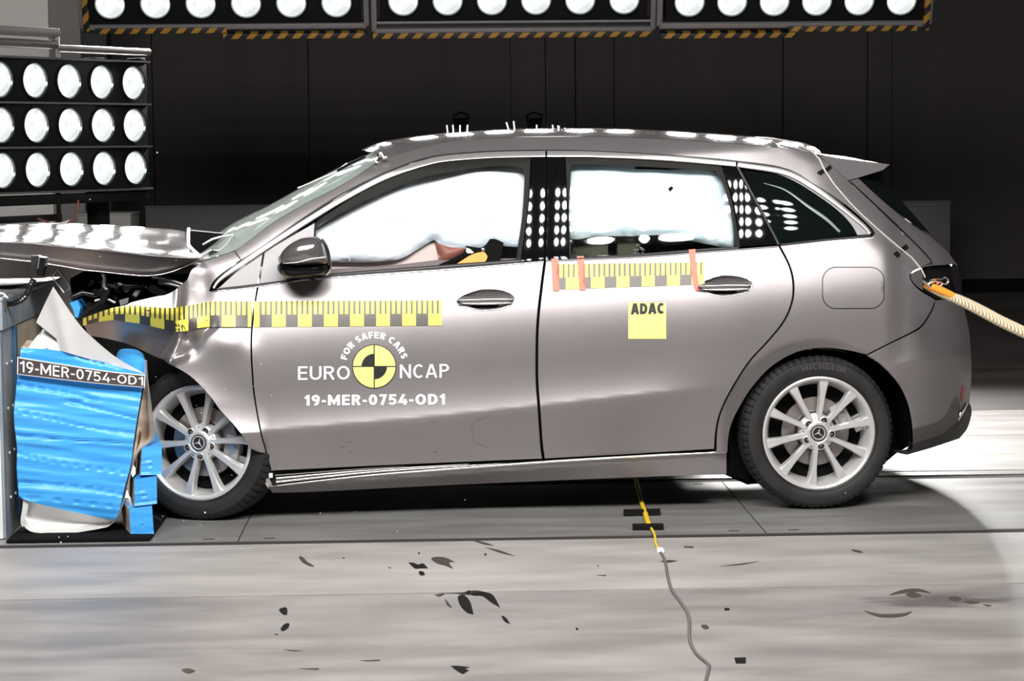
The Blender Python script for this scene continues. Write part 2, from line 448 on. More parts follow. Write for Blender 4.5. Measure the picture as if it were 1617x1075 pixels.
DIMF = mat('dim_dirty_concrete', (0.1, 0.09, 0.085), 0.6)
noisy(DIMF, (0.055, 0.048, 0.045), (0.12, 0.105, 0.098), (0.7, 2, 1), 1.2, 0.3, 0.7, rough=(0.5, 0.7), detail=7)  # blotchy dark concrete; dimming of light towards the back is put into its colour
GAP = mat('dark_floor_joint', (0.03, 0.025, 0.022), 0.9)
WALLD = mat('dark_hall_cladding', (0.05, 0.045, 0.043), 0.8)
def _wall():
    N, L = nodes(WALLD); b = N['Principled BSDF']; tc = N.new('ShaderNodeTexCoord'); mp = N.new('ShaderNodeMapping'); mp.inputs['Scale'].default_value = (1, 0, 0.04)
    nz = N.new('ShaderNodeTexNoise'); nz.inputs['Scale'].default_value = 2.4; nz.inputs['Detail'].default_value = 5
    cr = N.new('ShaderNodeValToRGB'); cr.color_ramp.elements[0].color = (0.040, 0.035, 0.033, 1); cr.color_ramp.elements[1].color = (0.058, 0.050, 0.047, 1)
    L.new(tc.outputs['Object'], mp.inputs[0]); L.new(mp.outputs[0], nz.inputs['Vector']); L.new(nz.outputs['Fac'], cr.inputs[0]); L.new(cr.outputs[0], b.inputs['Base Color'])
_wall()
WALLL = mat('pale_grey_wall', (0.86, 0.82, 0.77), 0.8)
GREYBOX = mat('grey_sheet_cabinet', (0.22, 0.21, 0.2), 0.6)
BLACKPILLAR = mat('black_steel_column', (0.008, 0.008, 0.012), 0.6)
FLAKE = mat('dark_rubber_flake', (0.012, 0.010, 0.0095), 0.9, 0, 0.15)
FLAKE2 = mat('brown_scrape', (0.065, 0.055, 0.048), 0.9, 0, 0.2)
SPECK = mat('white_fragment', (0.9, 0.9, 0.88), 0.5)
# ---------------------------------------------------------------- the setting
YA = WZ(808, 934).y; YB0 = WZ(808, 853).y; YB1 = WZ(808, 845.5).y
YC0 = WZ(1517, 753).y; YC1 = WZ(1517, 749).y; YD = WZ(1580, 687).y; YE = WZ(1580, 647).y
YW = 12.95
XL, XR = -7.5, 7.5
def slab(x0, x1, y0, y1, z1, m, label, name='floor', z0=-0.0075):
    o = MB().box(x0, x1, y0, y1, z0, z1).build(name, m, smooth=False)
    return tag(o, label, 'floor', kind='structure')
near = slab(XL, XR, -8.6, YA-0.011, 0, CONCN, 'near concrete floor slab with dark scuffs in the foreground')
mid = slab(XL, XR, YA+0.011, YB0, 0, CONC, 'concrete floor strip in front of the steel track plates')
JX = [WZ(377, 850).x, WZ(1209, 839).x]; sp_ = JX[1]-JX[0]
xs = [XL, JX[0]-2*sp_, JX[0]-sp_, JX[0], JX[1], JX[1]+sp_, JX[1]+2*sp_, XR]
xs = sorted(x for x in xs if XL <= x <= XR)
labs = ['worn steel track plate far left', 'worn steel track plate under the barrier', 'worn steel track plate at the front wheel', 'long worn steel track plate under the car doors',
        'worn steel track plate under the rear wheel', 'worn steel track plate right of the car', 'worn steel track plate far right']
for i, (a, b) in enumerate(zip(xs, xs[1:])):
    pl = slab(a+0.003, b-0.003, YB1, YC0-0.01, -0.004, PLATE, labs[i % len(labs)])
    # countersunk slots along both long edges of the plate
    for x in (a+0.12, b-0.12):
        for y in (YB1+0.05, YC0-0.06):
            MB().box(x-0.022, x+0.022, y-0.008, y+0.008, -0.0045, -0.0032).build('bolt_slot', GAP, pl, smooth=False)
slab(XL, XR, YC1+0.012, YC1+0.12, -0.002, PLATE, 'narrow steel rail plate behind the track plates')
slab(XL, XR, YC1+0.128, YD-0.006, 0, CONC, 'bright concrete floor strip behind the car')
slab(XL, XR, YD+0.006, YE-0.006, 0, CONC, 'second concrete floor strip behind the car')
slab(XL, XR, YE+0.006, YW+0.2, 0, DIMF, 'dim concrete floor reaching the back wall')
tag(MB().box(XL, XR, -8.6, YW+0.2, -0.2, -0.0075).build('floor', GAP, smooth=False), 'dark base under the floor joints', 'floor', kind='structure')
# back wall of upright cladding panels, a slightly different width each
x = XL; k = 0; wl = MB()
seam = WD(861, 150, 21.9).x
edges = [XL, -5.2, -3.1, -1.55, seam-0.35, seam, seam+0.3, 1.5, 3.2, 4.05, 4.3, 5.9, XR]
for i, (a, b) in enumerate(zip(edges, edges[1:])):
    wl.box(a+0.006, b-0.006, YW+(0.0, 0.03, 0.012)[i % 3], YW+0.2, 0.12, 6.0)
tag(wl.build('wall_back', WALLD, smooth=False), 'dark brown back wall of tall upright panels', 'wall', kind='structure')
tag(MB().box(XL, XR, YW-0.03, YW+0.1, 0, 0.13).build('baseboard_back', VOID, smooth=False), 'black plinth at the foot of the back wall', 'plinth', kind='structure')
# pale side wall at the left and the columns beside it
pw = WD(76, 30, 18.5); pL = WD(-120, 30, 17.2)
tag(MB().box(pL.x, pw.x, pw.y, pw.y+0.25, 0, 6).build('wall_left', WALLL, smooth=False), 'pale grey wall section at the far left behind the lamp tower', 'wall', kind='structure')
a, b = WD(79, 30, 18.7), WD(126, 30, 18.7)
tag(MB().box(a.x, b.x, a.y, a.y+0.3, 0, 6).build('trim', GREYBOX, smooth=False), 'dark grey column between pale wall and black column', 'column', kind='structure')
a, b = WD(128, 30, 19), WD(167, 30, 19)
tag(MB().box(a.x, b.x, a.y, a.y+0.3, 0, 6).build('trim', BLACKPILLAR, smooth=False), 'black steel column behind the lamp tower', 'column', kind='structure')

def cabinet(x0, x1, ytop, dep, m, label, name, cat='cabinet', extra=None):
    a, b = WD(x0, ytop, dep), WD(x1, ytop, dep); z = WD((x0+x1)/2, ytop, dep).z
    t = empty(name, ((a.x+b.x)/2, a.y, 0)); w = (b.x-a.x)/2
    MB().box(-w, w, 0, 0.5, 0.03, z-0.012, bev=0.01).build('body', m, t)
    MB().box(-w-0.006, w+0.006, -0.008, 0.51, z-0.014, z, bev=0.004).build('top_panel', m, t)
    MB().box(-w+0.02, w-0.02, -0.006, 0, 0.08, z-0.05, bev=0.003).build('front_panel', m, t)
    MB().box(-w+0.02, w-0.02, 0.02, 0.48, 0, 0.03).build('base', VOID, t)
    return tag(t, label, cat)
cabinet(122, 206, 337, 17.5, mat('pale_grey_cabinet_paint', (0.42, 0.41, 0.39), 0.6), 'pale grey cabinet behind the crumpled bonnet', 'storage_cabinet')
cabinet(-90, 134, 392, 15.5, mat('grey_cabinet_paint', (0.40, 0.37, 0.34), 0.6), 'wide low grey cabinet seen under the lifted bonnet edge', 'storage_cabinet')
cabinet(229, 470, 324, 20.5, mat('dim_grey_panel_paint', (0.13, 0.125, 0.12), 0.6), 'wide dim grey cabinet beyond the windscreen foot', 'storage_cabinet')
cabinet(1418, 1502, 317, 20.5, mat('dark_grey_cabinet_paint', (0.11, 0.107, 0.105), 0.6), 'dark grey cabinet standing behind the tailgate', 'storage_cabinet')
# two dark camera heads on stands looking over the roof
for (px, lab) in ((728, 'left of the two small black cameras on stands peeking over the roof'), (844, 'right of the two small black cameras on stands peeking over the roof')):
    p = WD(px, 192, 17.5); t = empty('camera_stand', (p.x, p.y, 0)); z = p.z
    MB().tube([(0, 0, 0.0), (0, 0, z-0.05)], 0.02).build('pole', VOID, t)
    MB().box(-0.055, 0.055, -0.06, 0.06, z-0.05, z+0.03, bev=0.01).build('camera_body', VOID, t)
    MB().tube([(-0.055, 0, z+0.0), (-0.06, 0, z+0.05), (0, 0, z+0.075), (0.06, 0, z+0.05), (0.055, 0, z+0.0)], 0.009).build('handle', HOUSING, t)
    MB().lathe([(0.0, -0.09), (0.028, -0.09), (0.03, -0.06)], 20, Matrix.Translation((0, 0, z-0.01))).build('lens', GLOSSBLK, t)
    for s in range(3):
        w = s*2.094+0.5; MB().tube([(0, 0, 0.5), (0.22*math.cos(w), 0.22*math.sin(w), 0.012)], 0.012).build('leg', VOID, t)
    tag(t, lab, 'camera', 'cameras behind the car')

# ---------------------------------------------------------------- floodlight banks
RZ = Matrix.Rotation(R(-90), 4, 'X')
def lamp_meshes(r):
    bez = MB().lathe([(r*1.02, -0.012), (r*1.1, -0.012), (r*1.1, 0.02), (r*1.02, 0.02), (r*1.02, -0.012)], 40)
    rim = MB().lathe([(r*1.02, -0.008), (r*0.93, 0.004)], 40)
    lens = MB().lathe([(r*1.0, 0.004), (r*0.8, -0.006), (r*0.5, -0.012), (r*0.2, -0.015), (0.0005, -0.016)], 40)
    def me(mb, name, m):
        o = mb.build(name, m); d = o.data; bpy.data.objects.remove(o); return d
    return me(bez, 'lamp', HOUSING), me(rim, 'reflector_rim', RIMLENS), me(lens, 'lens', None)
LM = lamp_meshes(0.1)
LENS_ME = LM[2].copy(); LENS_ME.materials.append(LENS)
KEY_ME = LM[2].copy(); KEY_ME.materials.append(LENSKEY)
def add_lamp(root, x, z, lens_me, watt=0.0, aim=None, size=70, y=-0.0, li=None):
    l = link('lamp', LM[0], None, root); l.location = (x, y, z)
    link('reflector_rim', LM[1], None, l)
    link('lens', lens_me, None, l)
    if li is not None:
        lo = bpy.data.objects.new('beam', li); COL.objects.link(lo); lo.parent = l; lo.location = (0, -0.03, 0)
        lo.rotation_euler = aim if aim else (R(-90), 0, 0)
    return l
def spot_data(name, watt, size=62, blend=0.7, radius=0.095):
    d = bpy.data.lights.new(name, 'SPOT'); d.energy = watt; d.spot_size = R(size); d.spot_blend = blend; d.shadow_soft_size = radius; d.color = (1, 0.985, 0.965)
    return d
FARL = spot_data('far_lamp_beam', FAR_WATT, 95, 0.6)
SIDEL = spot_data('side_lamp_beam', SIDE_WATT, 80, 0.6, 0.055)
# --- far overhead banks: three frames side by side, each with a bottom row of six lamps and a second row above the picture
DB = 14.8
SC = DB / F
def far_bank(name, c, spx, hz, frame_px, label, tilt=20):
    """c: px of first lamp centre; spx px spacing; hz: list of hazard strips (x0,x1,y) in px"""
    mid = c[0]+spx*2.5
    p = WD(mid, c[1], DB); root = empty(name, p)
    root.rotation_euler = (R(tilt), 0, 0)
    s = SC
    w = spx*2.5*s
    for rw in range(2):
        z = rw*0.29
        MB().box(-w-0.16, w+0.16, 0.0, 0.14, z-0.145, z+0.145, bev=0.006).build('row_housing', HOUSING, root)
        for k in range(6):
            add_lamp(root, (k-2.5)*spx*s, z, LENS_ME, li=FARL, y=-0.01, aim=(R(-88), 0, 0))
    # grey frame around the lamps
    fz0 = -frame_px*s; fx = w+0.20
    MB().box(-fx, fx, -0.02, 0.03, fz0-0.018, fz0+0.018, bev=0.004).build('frame_rail', FRAMEG, root)
    for sx in (-1, 1):
        MB().box(sx*fx-0.018, sx*fx+0.018, -0.02, 0.03, fz0, 0.5, bev=0.004).build('frame_post', FRAMEG, root)
    MB().box(-fx, fx, 0.03, 0.07, fz0-0.05, -0.145).build('back_plate', PLASTIC, root)
    MB().tube([(-fx, 0.0, -0.155), (fx, 0.0, -0.155)], 0.011).build('rail_tube', FRAMEG, root)
    for (a, b, y, vert) in hz:
        if not vert:
            x0, x1 = (a-mid)*s, (b-mid)*s; zz = -(y-c[1])*s
            MB().box(x0, x1, -0.035, 0.06, zz-0.018, zz+0.018, bev=0.004).build('hazard_strip', HAZ, root)
        else:
            x0 = (a-mid)*s; zz = -(y-c[1])*s
            MB().box(x0-0.02, x0+0.02, -0.035, 0.06, zz-0.01, 0.5, bev=0.004).build('hazard_strip', HAZ, root)
    # hanging struts carry the bank from the roof steel out of the picture
    for sx in (-0.6, 0.6):
        MB().tube([(sx*w, 0.1, 0.4), (sx*w, 0.1, 3.2)], 0.025).build('hanger', FRAMEG, root)
    return tag(root, label, 'light bank', 'overhead floodlight banks beyond the car')
far_bank('light_bank', (175, 4.5), 71.2, [(148, 356, 47.5, 0), (350, 576, 57.5, 0), (136, 0, 45, 1)], 38,
         'left one of the three overhead floodlight banks, with a striped upright at its left end')
far_bank('light_bank', (637, -0.5), 69.8, [(588, 1033, 55.5, 0)], 49,
         'middle one of the three overhead floodlight banks above the car roof')
far_bank('light_bank', (1088, 1), 67.2, [(1043, 1258, 55, 0), (1246, 1452, 45.5, 0), (1466, 0, 47, 1)], 39,
         'right one of the three overhead floodlight banks, with a striped upright at its right end')
# --- side tower at the left
def side_tower():
    D4 = 13.6
    p = WD(209, 198, D4); root = empty('light_tower', p)
    root.rotation_euler = (0, 0, R(56))
    sp = 0.262
    for rw in (-1, 0, 1):
        z = -rw*sp
        MB().box(-5.6*sp, 0.145, 0, 0.14, z-0.127, z+0.127, bev=0.006).build('row_housing', HOUSING, root)
        for k in range(6):
            add_lamp(root, -k*0.285, z, LENS_ME, li=SIDEL, y=-0.01, aim=(R(-88), 0, R(-20)))
    for z in (0.131, -0.131, 0.395, -0.395):
        MB().box(-5.6*sp, 0.15, -0.03, 0.02, z-0.006, z+0.006).build('divider_rail', TUBEM, root)
    MB().tube([(-0.68, -0.02, 0.455), (0.15, -0.02, 0.455)], 0.022).build('top_tube', TUBEM, root)
    MB().tube([(-5.6*sp, -0.02, 0.475), (-0.68, -0.02, 0.475)], 0.028).build('top_tube', TUBEM, root)
    MB().tube([(-5.6*sp, -0.02, 0.545), (-0.66, -0.02, 0.545)], 0.028).build('top_tube', FRAMEG, root)
    MB().tube([(-0.67, -0.02, 0.40), (-0.67, -0.02, 0.57)], 0.018).build('bracket', FRAMEG, root)
    MB().box(-5.6*sp, 0.14, 0.0, 0.05, -0.47, -0.41, bev=0.005).build('bottom_rail', HOUSING, root)
    MB().box(-5.6*sp, -0.64, 0.0, 0.05, -0.57, -0.53, bev=0.005).build('bottom_rail', HOUSING, root)
    MB().tube([(-0.67, 0.0, -0.40), (-0.67, 0.0, -0.6)], 0.014).build('bracket', HOUSING, root)
    MB().tube([(-0.5, 0, -0.45), (-0.55, -0.02, -0.56), (-0.7, -0.02, -0.6), (-0.85, 0, -0.55)], 0.006).build('cable', mat('red_brown_cable', (0.2, 0.06, 0.04), 0.5), root)
    MB().box(0.10, 0.16, 0.02, 0.12, -0.42, 0.42, bev=0.004).build('end_plate', HOUSING, root)
    for x in (-0.1, -1.3):
        MB().box(x-0.05, x+0.05, 0.16, 0.26, -p.z, 0.42, bev=0.005).build('upright', VOID, root)
    MB().box(-1.6, 0.3, 0.0, 0.45, -p.z, -p.z+0.05, bev=0.005).build('base', VOID, root)
    tag(root, 'tower of three floodlight rows standing behind the bonnet at the left', 'light tower')
side_tower()
# --- near banks, above and in front of the car, seen mirrored in the black pillars and the rear side glass
def key_bank(x, lab):
    root = empty('light_bank', (x, -4.75, 4.72))
    root.rotation_euler = (R(38), 0, R(180))
    for rw in range(5):
        z = (rw-2)*0.30
        MB().box(-0.93, 0.93, 0.0, 0.12, z-0.145, z+0.145, bev=0.006).build('row_housing', HOUSING, root)
        for k in range(6):
            add_lamp(root, (k-2.5)*0.305, z, KEY_ME, y=-0.01)
    for sx in (-1, 1):
        MB().tube([(sx*0.7, 0.1, 0.6), (sx*0.7, 0.1, 2.8)], 0.025).build('hanger', FRAMEG, root)
    tag(root, lab, 'light bank', 'near floodlight banks mirrored in the car')
key_bank(-2.45, 'near floodlight bank over the bonnet, mirrored in the front pillars')
key_bank(-0.4, 'near floodlight bank over the doors, mirrored in the black centre pillar')
key_bank(1.65, 'near floodlight bank over the rear wheel, mirrored in the rear side window')
# ---------------------------------------------------------------- the car: body surface
YBT = [(60, 470), (250, 456), (332, 458), (408, 449), (520, 433), (690, 421), (858, 409), (1000, 402), (1230, 387), (1380, 371), (1470, 365), (1560, 360)]
YCR = [(60, 700), (415, 683), (662, 663), (847, 644), (999, 627), (1112, 615), (1200, 604), (1320, 592), (1400, 580), (1530, 555)]
TH = [(0, 23), (.1, 21), (.2, 18.5), (.3, 15), (.42, 9), (.55, 4), (.68, 1), (.8, 5), (.9, 10), (1, 16)]
FT = [0.0]*101; FT0 = [0.0]*101
for i in range(99, -1, -1):
    a = interp(TH, (i+.5)/100); b = a if i < 70 else 0.0
    FT[i] = FT[i+1]+math.tan(R(a))/100; FT0[i] = FT0[i+1]+math.tan(R(b))/100
def lut(T, s):
    s = max(0.0, min(1.0, s))*100; i = min(99, int(s)); return T[i]+(T[i+1]-T[i])*(s-i)
def cstr(x):
    if x < 1180: return 1-sstep(1000, 1180, x)
    return sstep(1395, 1430, x)
SIL = [(180, 1300), (222, 1330), (258, 1395), (270, 1396), (290, 1403), (313, 1421), (340, 1444), (367, 1468), (395, 1497), (425, 1515), (445, 1520), (469, 1519), (500, 1526), (525, 1531),
       (552, 1533), (588, 1535), (637, 1532), (651, 1535), (675, 1529), (692, 1517), (720, 1500)]
HX, HY = 1292.0, 683.0
def segd(px, py, pts):
    best = 1e9
    for a, b in zip(pts, pts[1:]):
        dx, dy = b[0]-a[0], b[1]-a[1]; t = max(0, min(1, ((px-a[0])*dx+(py-a[1])*dy)/(dx*dx+dy*dy)))
        best = min(best, math.hypot(px-a[0]-t*dx, py-a[1]-t*dy))
    return best
FOLD1 = [(284, 521), (281, 535), (274, 550), (265, 563), (268, 576)]
FOLD2 = [(262, 572), (289, 561), (309, 542), (322, 524), (338, 511)]
A_UP = [(318, 412.5), (340, 405.5), (370, 395), (397, 377), (430, 352), (480, 322.5), (541, 291), (595, 256), (612, 247)]
def V(x, y):
    yb, yc = interp(YBT, x), interp(YCR, x); L = (yc-yb)/383.0; k = cstr(x)
    s = (y-yb)/(yc-yb)
    vb = L*(lut(FT, 0)*k+lut(FT0, 0)*(1-k))
    if s < 0:
        g = (yb-y)/383.0; v = vb+0.27*g+0.20*g*g
        v += sstep(1160, 1440, x)*0.34*g*g
        if g > 0.40: v += 2.8*(g-0.40)**1.5
        if x < 640:                      # rounded A-pillar
            d0 = segd(x, y, A_UP)
            if d0 < 24: v += 0.017*(1-d0/24.0)**2
    elif s <= 1: v = L*(lut(FT, s)*k+lut(FT0, s)*(1-k))
    else: v = (y-yc)/383.0*math.tan(R(14))*k
    # rear corner: plan curve towards the silhouette
    xs_ = interp(SIL, y); W_ = 118.0
    t = (x-(xs_-W_))/W_
    if t > 0 and x > 1180:
        t = min(t, 0.985); v += 0.30*(1-math.sqrt(1-t*t))
    # rear arch lip faces down and inwards
    if 1100 < x < 1450:
        r = math.hypot(x-HX, (y-HY)*(1.0 if y > HY else 1.02)); e = 154.0-r
        if e > 0 and y < 720: v += e/383.0*0.55*sstep(0, 6, e)
    # crushed front wing
    xc = interp([(440, 290), (500, 285), (521, 283.5), (535, 280.5), (550, 273), (563, 264.5), (576, 262)], y)
    f = 1-sstep(xc-10, xc+6, x)
    if f > 0:
        base = 0.02
        up = (490-y)/383.0
        vv = base+(0.45*up if up > 0 else -1.0*up)
        if y > 535: vv -= 0.22*(y-535)/383.0
        v = v*(1-f)+vv*f
    if 230 < x < 420 and y > 400:
        v += 0.055*math.exp(-(((x-298)/14)**2+((y-539)/17)**2))
        d1 = segd(x, y, FOLD1); d2 = segd(x, y, FOLD2)
        v -= 0.020*max(0.0, 1-d1/9.0)+0.020*max(0.0, 1-d2/11.0)
        v -= 0.016*math.exp(-(((x-362)/30)**2+((y-542)/26)**2))
        v += 0.012*math.exp(-(((x-392)/18)**2+((y-520)/30)**2))
        v += 0.020*math.exp(-(((x-318)/18)**2+((y-452)/34)**2))
        v -= 0.014*math.exp(-(((x-285)/9)**2+((y-470)/40)**2))
        # lower wing leans in towards the arch behind the front wheel
        d3 = segd(x, y, [(264, 574), (304, 598), (346, 647), (385, 692), (410, 716)])
        v -= 0.018*max(0.0, 1-d3/60.0)**1.5*sstep(575, 640, y)
    return v
def plus(dv, VV=V): return lambda x, y: VV(x, y)+dv

car = empty('crashed_car'); car.rotation_euler = (0, 0, CARYAW)
tag(car, 'grey hatchback with crushed front, rammed into the blue honeycomb barrier', 'car')

# shared lines (px)
A_UP = [(318, 412.5), (340, 405.5), (370, 395), (397, 377), (430, 352), (480, 322.5), (541, 291), (595, 256), (612, 247)]
RAIL = [(612, 247), (640, 240), (690, 227.5), (740, 221), (790, 217.5), (840, 215.5), (940, 215), (1030, 218), (1100, 222), (1160, 226.5), (1220, 232), (1280, 240.5)]
CH_UP = [(332, 458), (336, 448), (348, 435), (379, 412), (416, 388), (480, 343), (536, 308), (592, 279), (629, 264), (666, 251), (703, 244), (778, 238.5), (862, 237), (940, 238.5),
         (1060, 245), (1163, 254), (1240, 266), (1286, 291), (1333, 322), (1370, 354), (1380.5, 367)]
FGAP = [(416, 394), (409, 440), (404, 470), (399.5, 502), (397, 530), (397, 560), (398.5, 588), (401, 620), (407, 657), (413, 687), (420, 712), (428, 744)]
MGAP = [(859.6, 410), (854, 454), (849, 499), (847, 540), (847, 600), (850, 642), (854, 700), (857, 725)]
RGAP = [(1230, 388), (1246, 419), (1252.5, 448), (1250, 478), (1237, 508), (1213, 538), (1183, 571), (1156.5, 612), (1138.6, 648), (1131, 678), (1128.5, 709.5)]
DBOT = [(428, 744), (623, 734.8), (857, 725)]
BELT = [(342, 457), (408, 450), (454, 445), (493, 439), (690, 425), (813, 415.5), (859.6, 411)]
BELT2 = [(859.6, 411), (1000, 405), (1110, 397), (1230, 388)]

def body(name, pts, parent=car, gap=1.3, sp=6.5, th=0.016, **kw):
    return panel(name, pts, kw.pop('VV', V), kw.pop('m', PAINT), parent, sp=sp, gap=gap, th=th, **kw)
def corner(pts): return [(p[0], p[1], 1) if i in (0, len(pts)-1) else p for i, p in enumerate(pts)]

# front wing with its crumple folds and arch edge
WING = [(130, 511, 1), (156, 493), (179, 485.5), (200, 480, 1), (209, 475.7), (245, 467), (260, 464.6), (274, 458), (285, 449), (295, 440), (299, 430), (304, 423), (318, 412.5, 1)] \
    + [(340, 405.5), (370, 395, 1), (381, 410.5, 1)] + CH_UP[2:0:-1] + [(331.5, 459, 1), (342, 458.5), (408, 450.5, 1)] + FGAP[1:11] \
    + [(419, 716, 1), (410, 715), (393, 707), (384.6, 692), (368, 671), (346, 647), (331, 626), (304, 598), (283, 584), (264, 574), (258, 569), (244.6, 564), (222, 553), (200, 544), (186, 540), (164, 535), (140, 531, 1)]
body('front_wing', WING, sp=2.8)
# side roof rail, A-pillar and quarter panel in one pressing
BSIDE = A_UP[2:] + RAIL[1:] + [(1308, 257, 1), (1338.6, 284, 1), (1345, 290), (1392, 333), (1450, 389), (1471, 413, 1)] \
    + [(1457, 421), (1442.5, 427.6), (1436.6, 436.6), (1444, 450), (1457, 461), (1469, 468), (1477, 473, 1), (1469, 493), (1455, 514), (1440, 524), (1408, 540), (1368, 560, 1)] \
    + [(1334, 552.5), (1295, 549.5), (1256, 557), (1217, 580), (1186, 614), (1165, 648), (1155, 670), (1150.5, 690), (1149, 714, 1), (1131, 714, 1)] + [(p[0]+1.5, p[1]) for p in RGAP[::-1][1:-1]] + [(1232, 388, 1), (1300, 380.5), (1378, 375, 1), (1381.5, 369)] \
    + CH_UP[-2:3:-1] + [(381, 410.5, 1)]
BSIDE[0] = (370, 395, 1)
qp = body('quarter_panel', BSIDE, holes=[], gap=0.6)
# fuel flap set into the quarter panel: joint ring and flap
def rrect(x0, y0, x1, y1, r, n=6):
    out = []
    for cx, cy, a in ((x1-r, y0+r, -90), (x1-r, y1-r, 0), (x0+r, y1-r, 90), (x0+r, y0+r, 180)):
        for k in range(n+1):
            w = R(a+90*k/n); out.append((cx+r*math.cos(w), cy+r*math.sin(w)))
    return out
ff_ = rrect(1299, 422, 1396, 487, 21)
panel('flap_joint', None, V, PLASTIC, qp, sp=6, th=0, off=-0.0006, closed_pts=inset(ff_, -0.9))
panel('fuel_flap', None, V, PAINT, qp, sp=6, th=0.002, off=-0.0022, closed_pts=inset(ff_, 0.7))

# doors
FDOOR = corner(BELT[1:]) + corner(MGAP)[1:] + [(623, 734.8), (428, 744, 1)] + FGAP[10:1:-1] + [(404, 470)]
def ell(cx, cy, hw, hh, tilt=-0.03, n=48):
    out = []
    for k in range(n):
        w = 2*math.pi*k/n; x = math.cos(w); y = math.sin(w); xx = hw*x
        out.append((cx+xx, cy+hh*y*(1.0 if x > -0.2 else 1-0.35*((-x-0.2)/0.8))+tilt*xx))
    return out
H1, H2 = (767, 473, 46, 17), (1144.5, 451, 43.5, 16.5)
fdoor = body('front_door', FDOOR[:len(FDOOR)-1], holes=[ell(*H1)])
RDOOR = corner(BELT2) + corner(RGAP)[1:] + [(1000, 717.5), (859.5, 725, 1)] + [(p[0]+2, p[1]) for p in MGAP[::-1][1:-1]]
RDOOR[0] = (861.6, 411, 1)
rdoor = body('rear_door', RDOOR, holes=[ell(*H2)])
# door panel scuffs below the crease
SCUFF = mat('dusty_scuff', (0.20, 0.18, 0.178), 0.6, 0.3)
for i, (a, b, c, d) in enumerate([((742, 675), (752, 665), (776, 656), 1.6), ((745, 685), (751, 698), (778, 709), 1.6), ((745, 675), (746, 682), (745, 690), 1.4), ((678, 664), (686, 667), (694, 663), 2.0)]):
    ribbon('scuff_line', [a, b, c], [(0, 0.4), (0.5, d), (1, 0.3)], V, SCUFF, fdoor, off=-0.0014, bulge=0.0002, n=2, step=3)
for x, y, w in ((553, 698, 5), (541, 706, 4), (552, 714, 3), (503, 733, 3), (687, 714, 4)):
    ribbon('scuff_spot', [(x-w, y), (x, y-0.5), (x+w, y)], [(0, 0.4), (0.5, 2.4), (1, 0.3)], V, SCUFF, fdoor, off=-0.0014, bulge=0.0002, n=2, step=3)

# grey sail triangle ahead of the mirror (fixed part on the wing, moving part on the door)
panel('sail_plate', [(343, 456, 1), (379, 424), (415.5, 398, 1), (408, 448.5, 1)], plus(0.006), SATIN, car, sp=6, gap=0.8, th=0.004)
panel('sail_plate', [(418, 396.5, 1), (497, 351.5, 1), (495, 380), (491, 400), (493, 437, 1), (454, 443.5), (409.5, 448.5, 1)], plus(0.006), SATIN, fdoor, sp=6, gap=0.6, th=0.004)
# rubber waist seals and the polished window surround
ribbon('waist_seal', [(342, 457), (408, 449.5), (454, 444), (520, 434.5), (690, 421.5), (813, 412.5), (822, 411.5)], [(0, 3), (0.3, 5), (1, 6)], V, PLASTIC, fdoor, off=-0.002, bulge=0.004)
ribbon('waist_trim', [(333, 460), (408, 452.5), (493, 440.5), (690, 426.5), (858, 412.5)], [(0, 2), (1, 2.4)], V, CHROME, fdoor, off=-0.002, bulge=0.003)
ribbon('waist_seal', [(899, 409), (1000, 403), (1110, 394.5), (1166, 391)], 4, V, PLASTIC, rdoor, off=-0.002, bulge=0.004)
ribbon('waist_trim', [(862, 412), (1000, 406), (1110, 398), (1228, 389)], 2.2, V, PAINT, rdoor, off=-0.002, bulge=0.003)
ribbon('waist_seal', [(1233, 386.5), (1300, 379), (1376, 372.5)], 3.5, V, PLASTIC, qp, off=-0.002, bulge=0.003)
SUR1 = [(337, 455), (341, 448), (352, 437), (382, 416), (418, 391.5), (482, 350), (538, 315.5), (594, 285.5), (631, 270), (668, 257.5), (704, 250), (778, 244.5), (861, 242.5)]
SUR2 = [(864, 242.5), (940, 243.5), (1060, 250), (1162, 259)]
SUR3 = [(1165, 259.5), (1240, 272), (1286, 296), (1330, 328), (1366, 358), (1374, 369)]
ribbon('window_surround', SUR1, [(0, 4), (0.12, 9), (0.5, 9), (1, 9)], V, TRIMALU, fdoor, off=-0.005, bulge=0.0035, n=8)
ribbon('window_surround', SUR2, [(0, 9), (1, 8)], V, TRIMALU, rdoor, off=-0.005, bulge=0.0035, n=8)
ribbon('window_surround', SUR3, [(0, 8), (0.5, 9), (1, 5)], V, TRIMALU, qp, off=-0.005, bulge=0.0035, n=8)
ribbon('drip_seal', [(p[0], p[1]+0.6) for p in CH_UP[3:-2]], 2.2, V, PLASTIC, car, off=-0.001, bulge=0.002)

# window frames, glass and pillars
FRAME1 = [(497, 354, 1), (540, 323), (595, 291), (632, 275), (669, 262), (705, 254), (778, 248.5), (838, 246.5, 1), (833, 330), (822, 412, 1), (815, 412, 1)] \
    + [(820, 380), (826, 335), (829, 280), (826, 268), (817, 263), (778, 262.5), (720, 270), (665, 281), (595, 309), (545, 333), (510, 351), (499, 360, 1), (496, 436, 1), (492, 438, 1), (494, 400)]
panel('window_frame', FRAME1, plus(0.004), FRAMEP, fdoor, sp=5, th=0.03)
FRAME2 = [(893, 249, 1), (1000, 251), (1080, 256.5), (1139, 261, 1), (1156, 318), (1169, 390, 1), (1161, 391, 1), (1159, 355), (1151, 316), (1140, 283), (1130, 273), (1118, 269), (1002, 262.5), (915, 259), (905, 261), (902, 268), (899, 340), (903, 408, 1), (899, 409, 1), (897, 340)]
panel('window_frame', FRAME2, plus(0.004), FRAMEP, rdoor, sp=5, th=0.03)
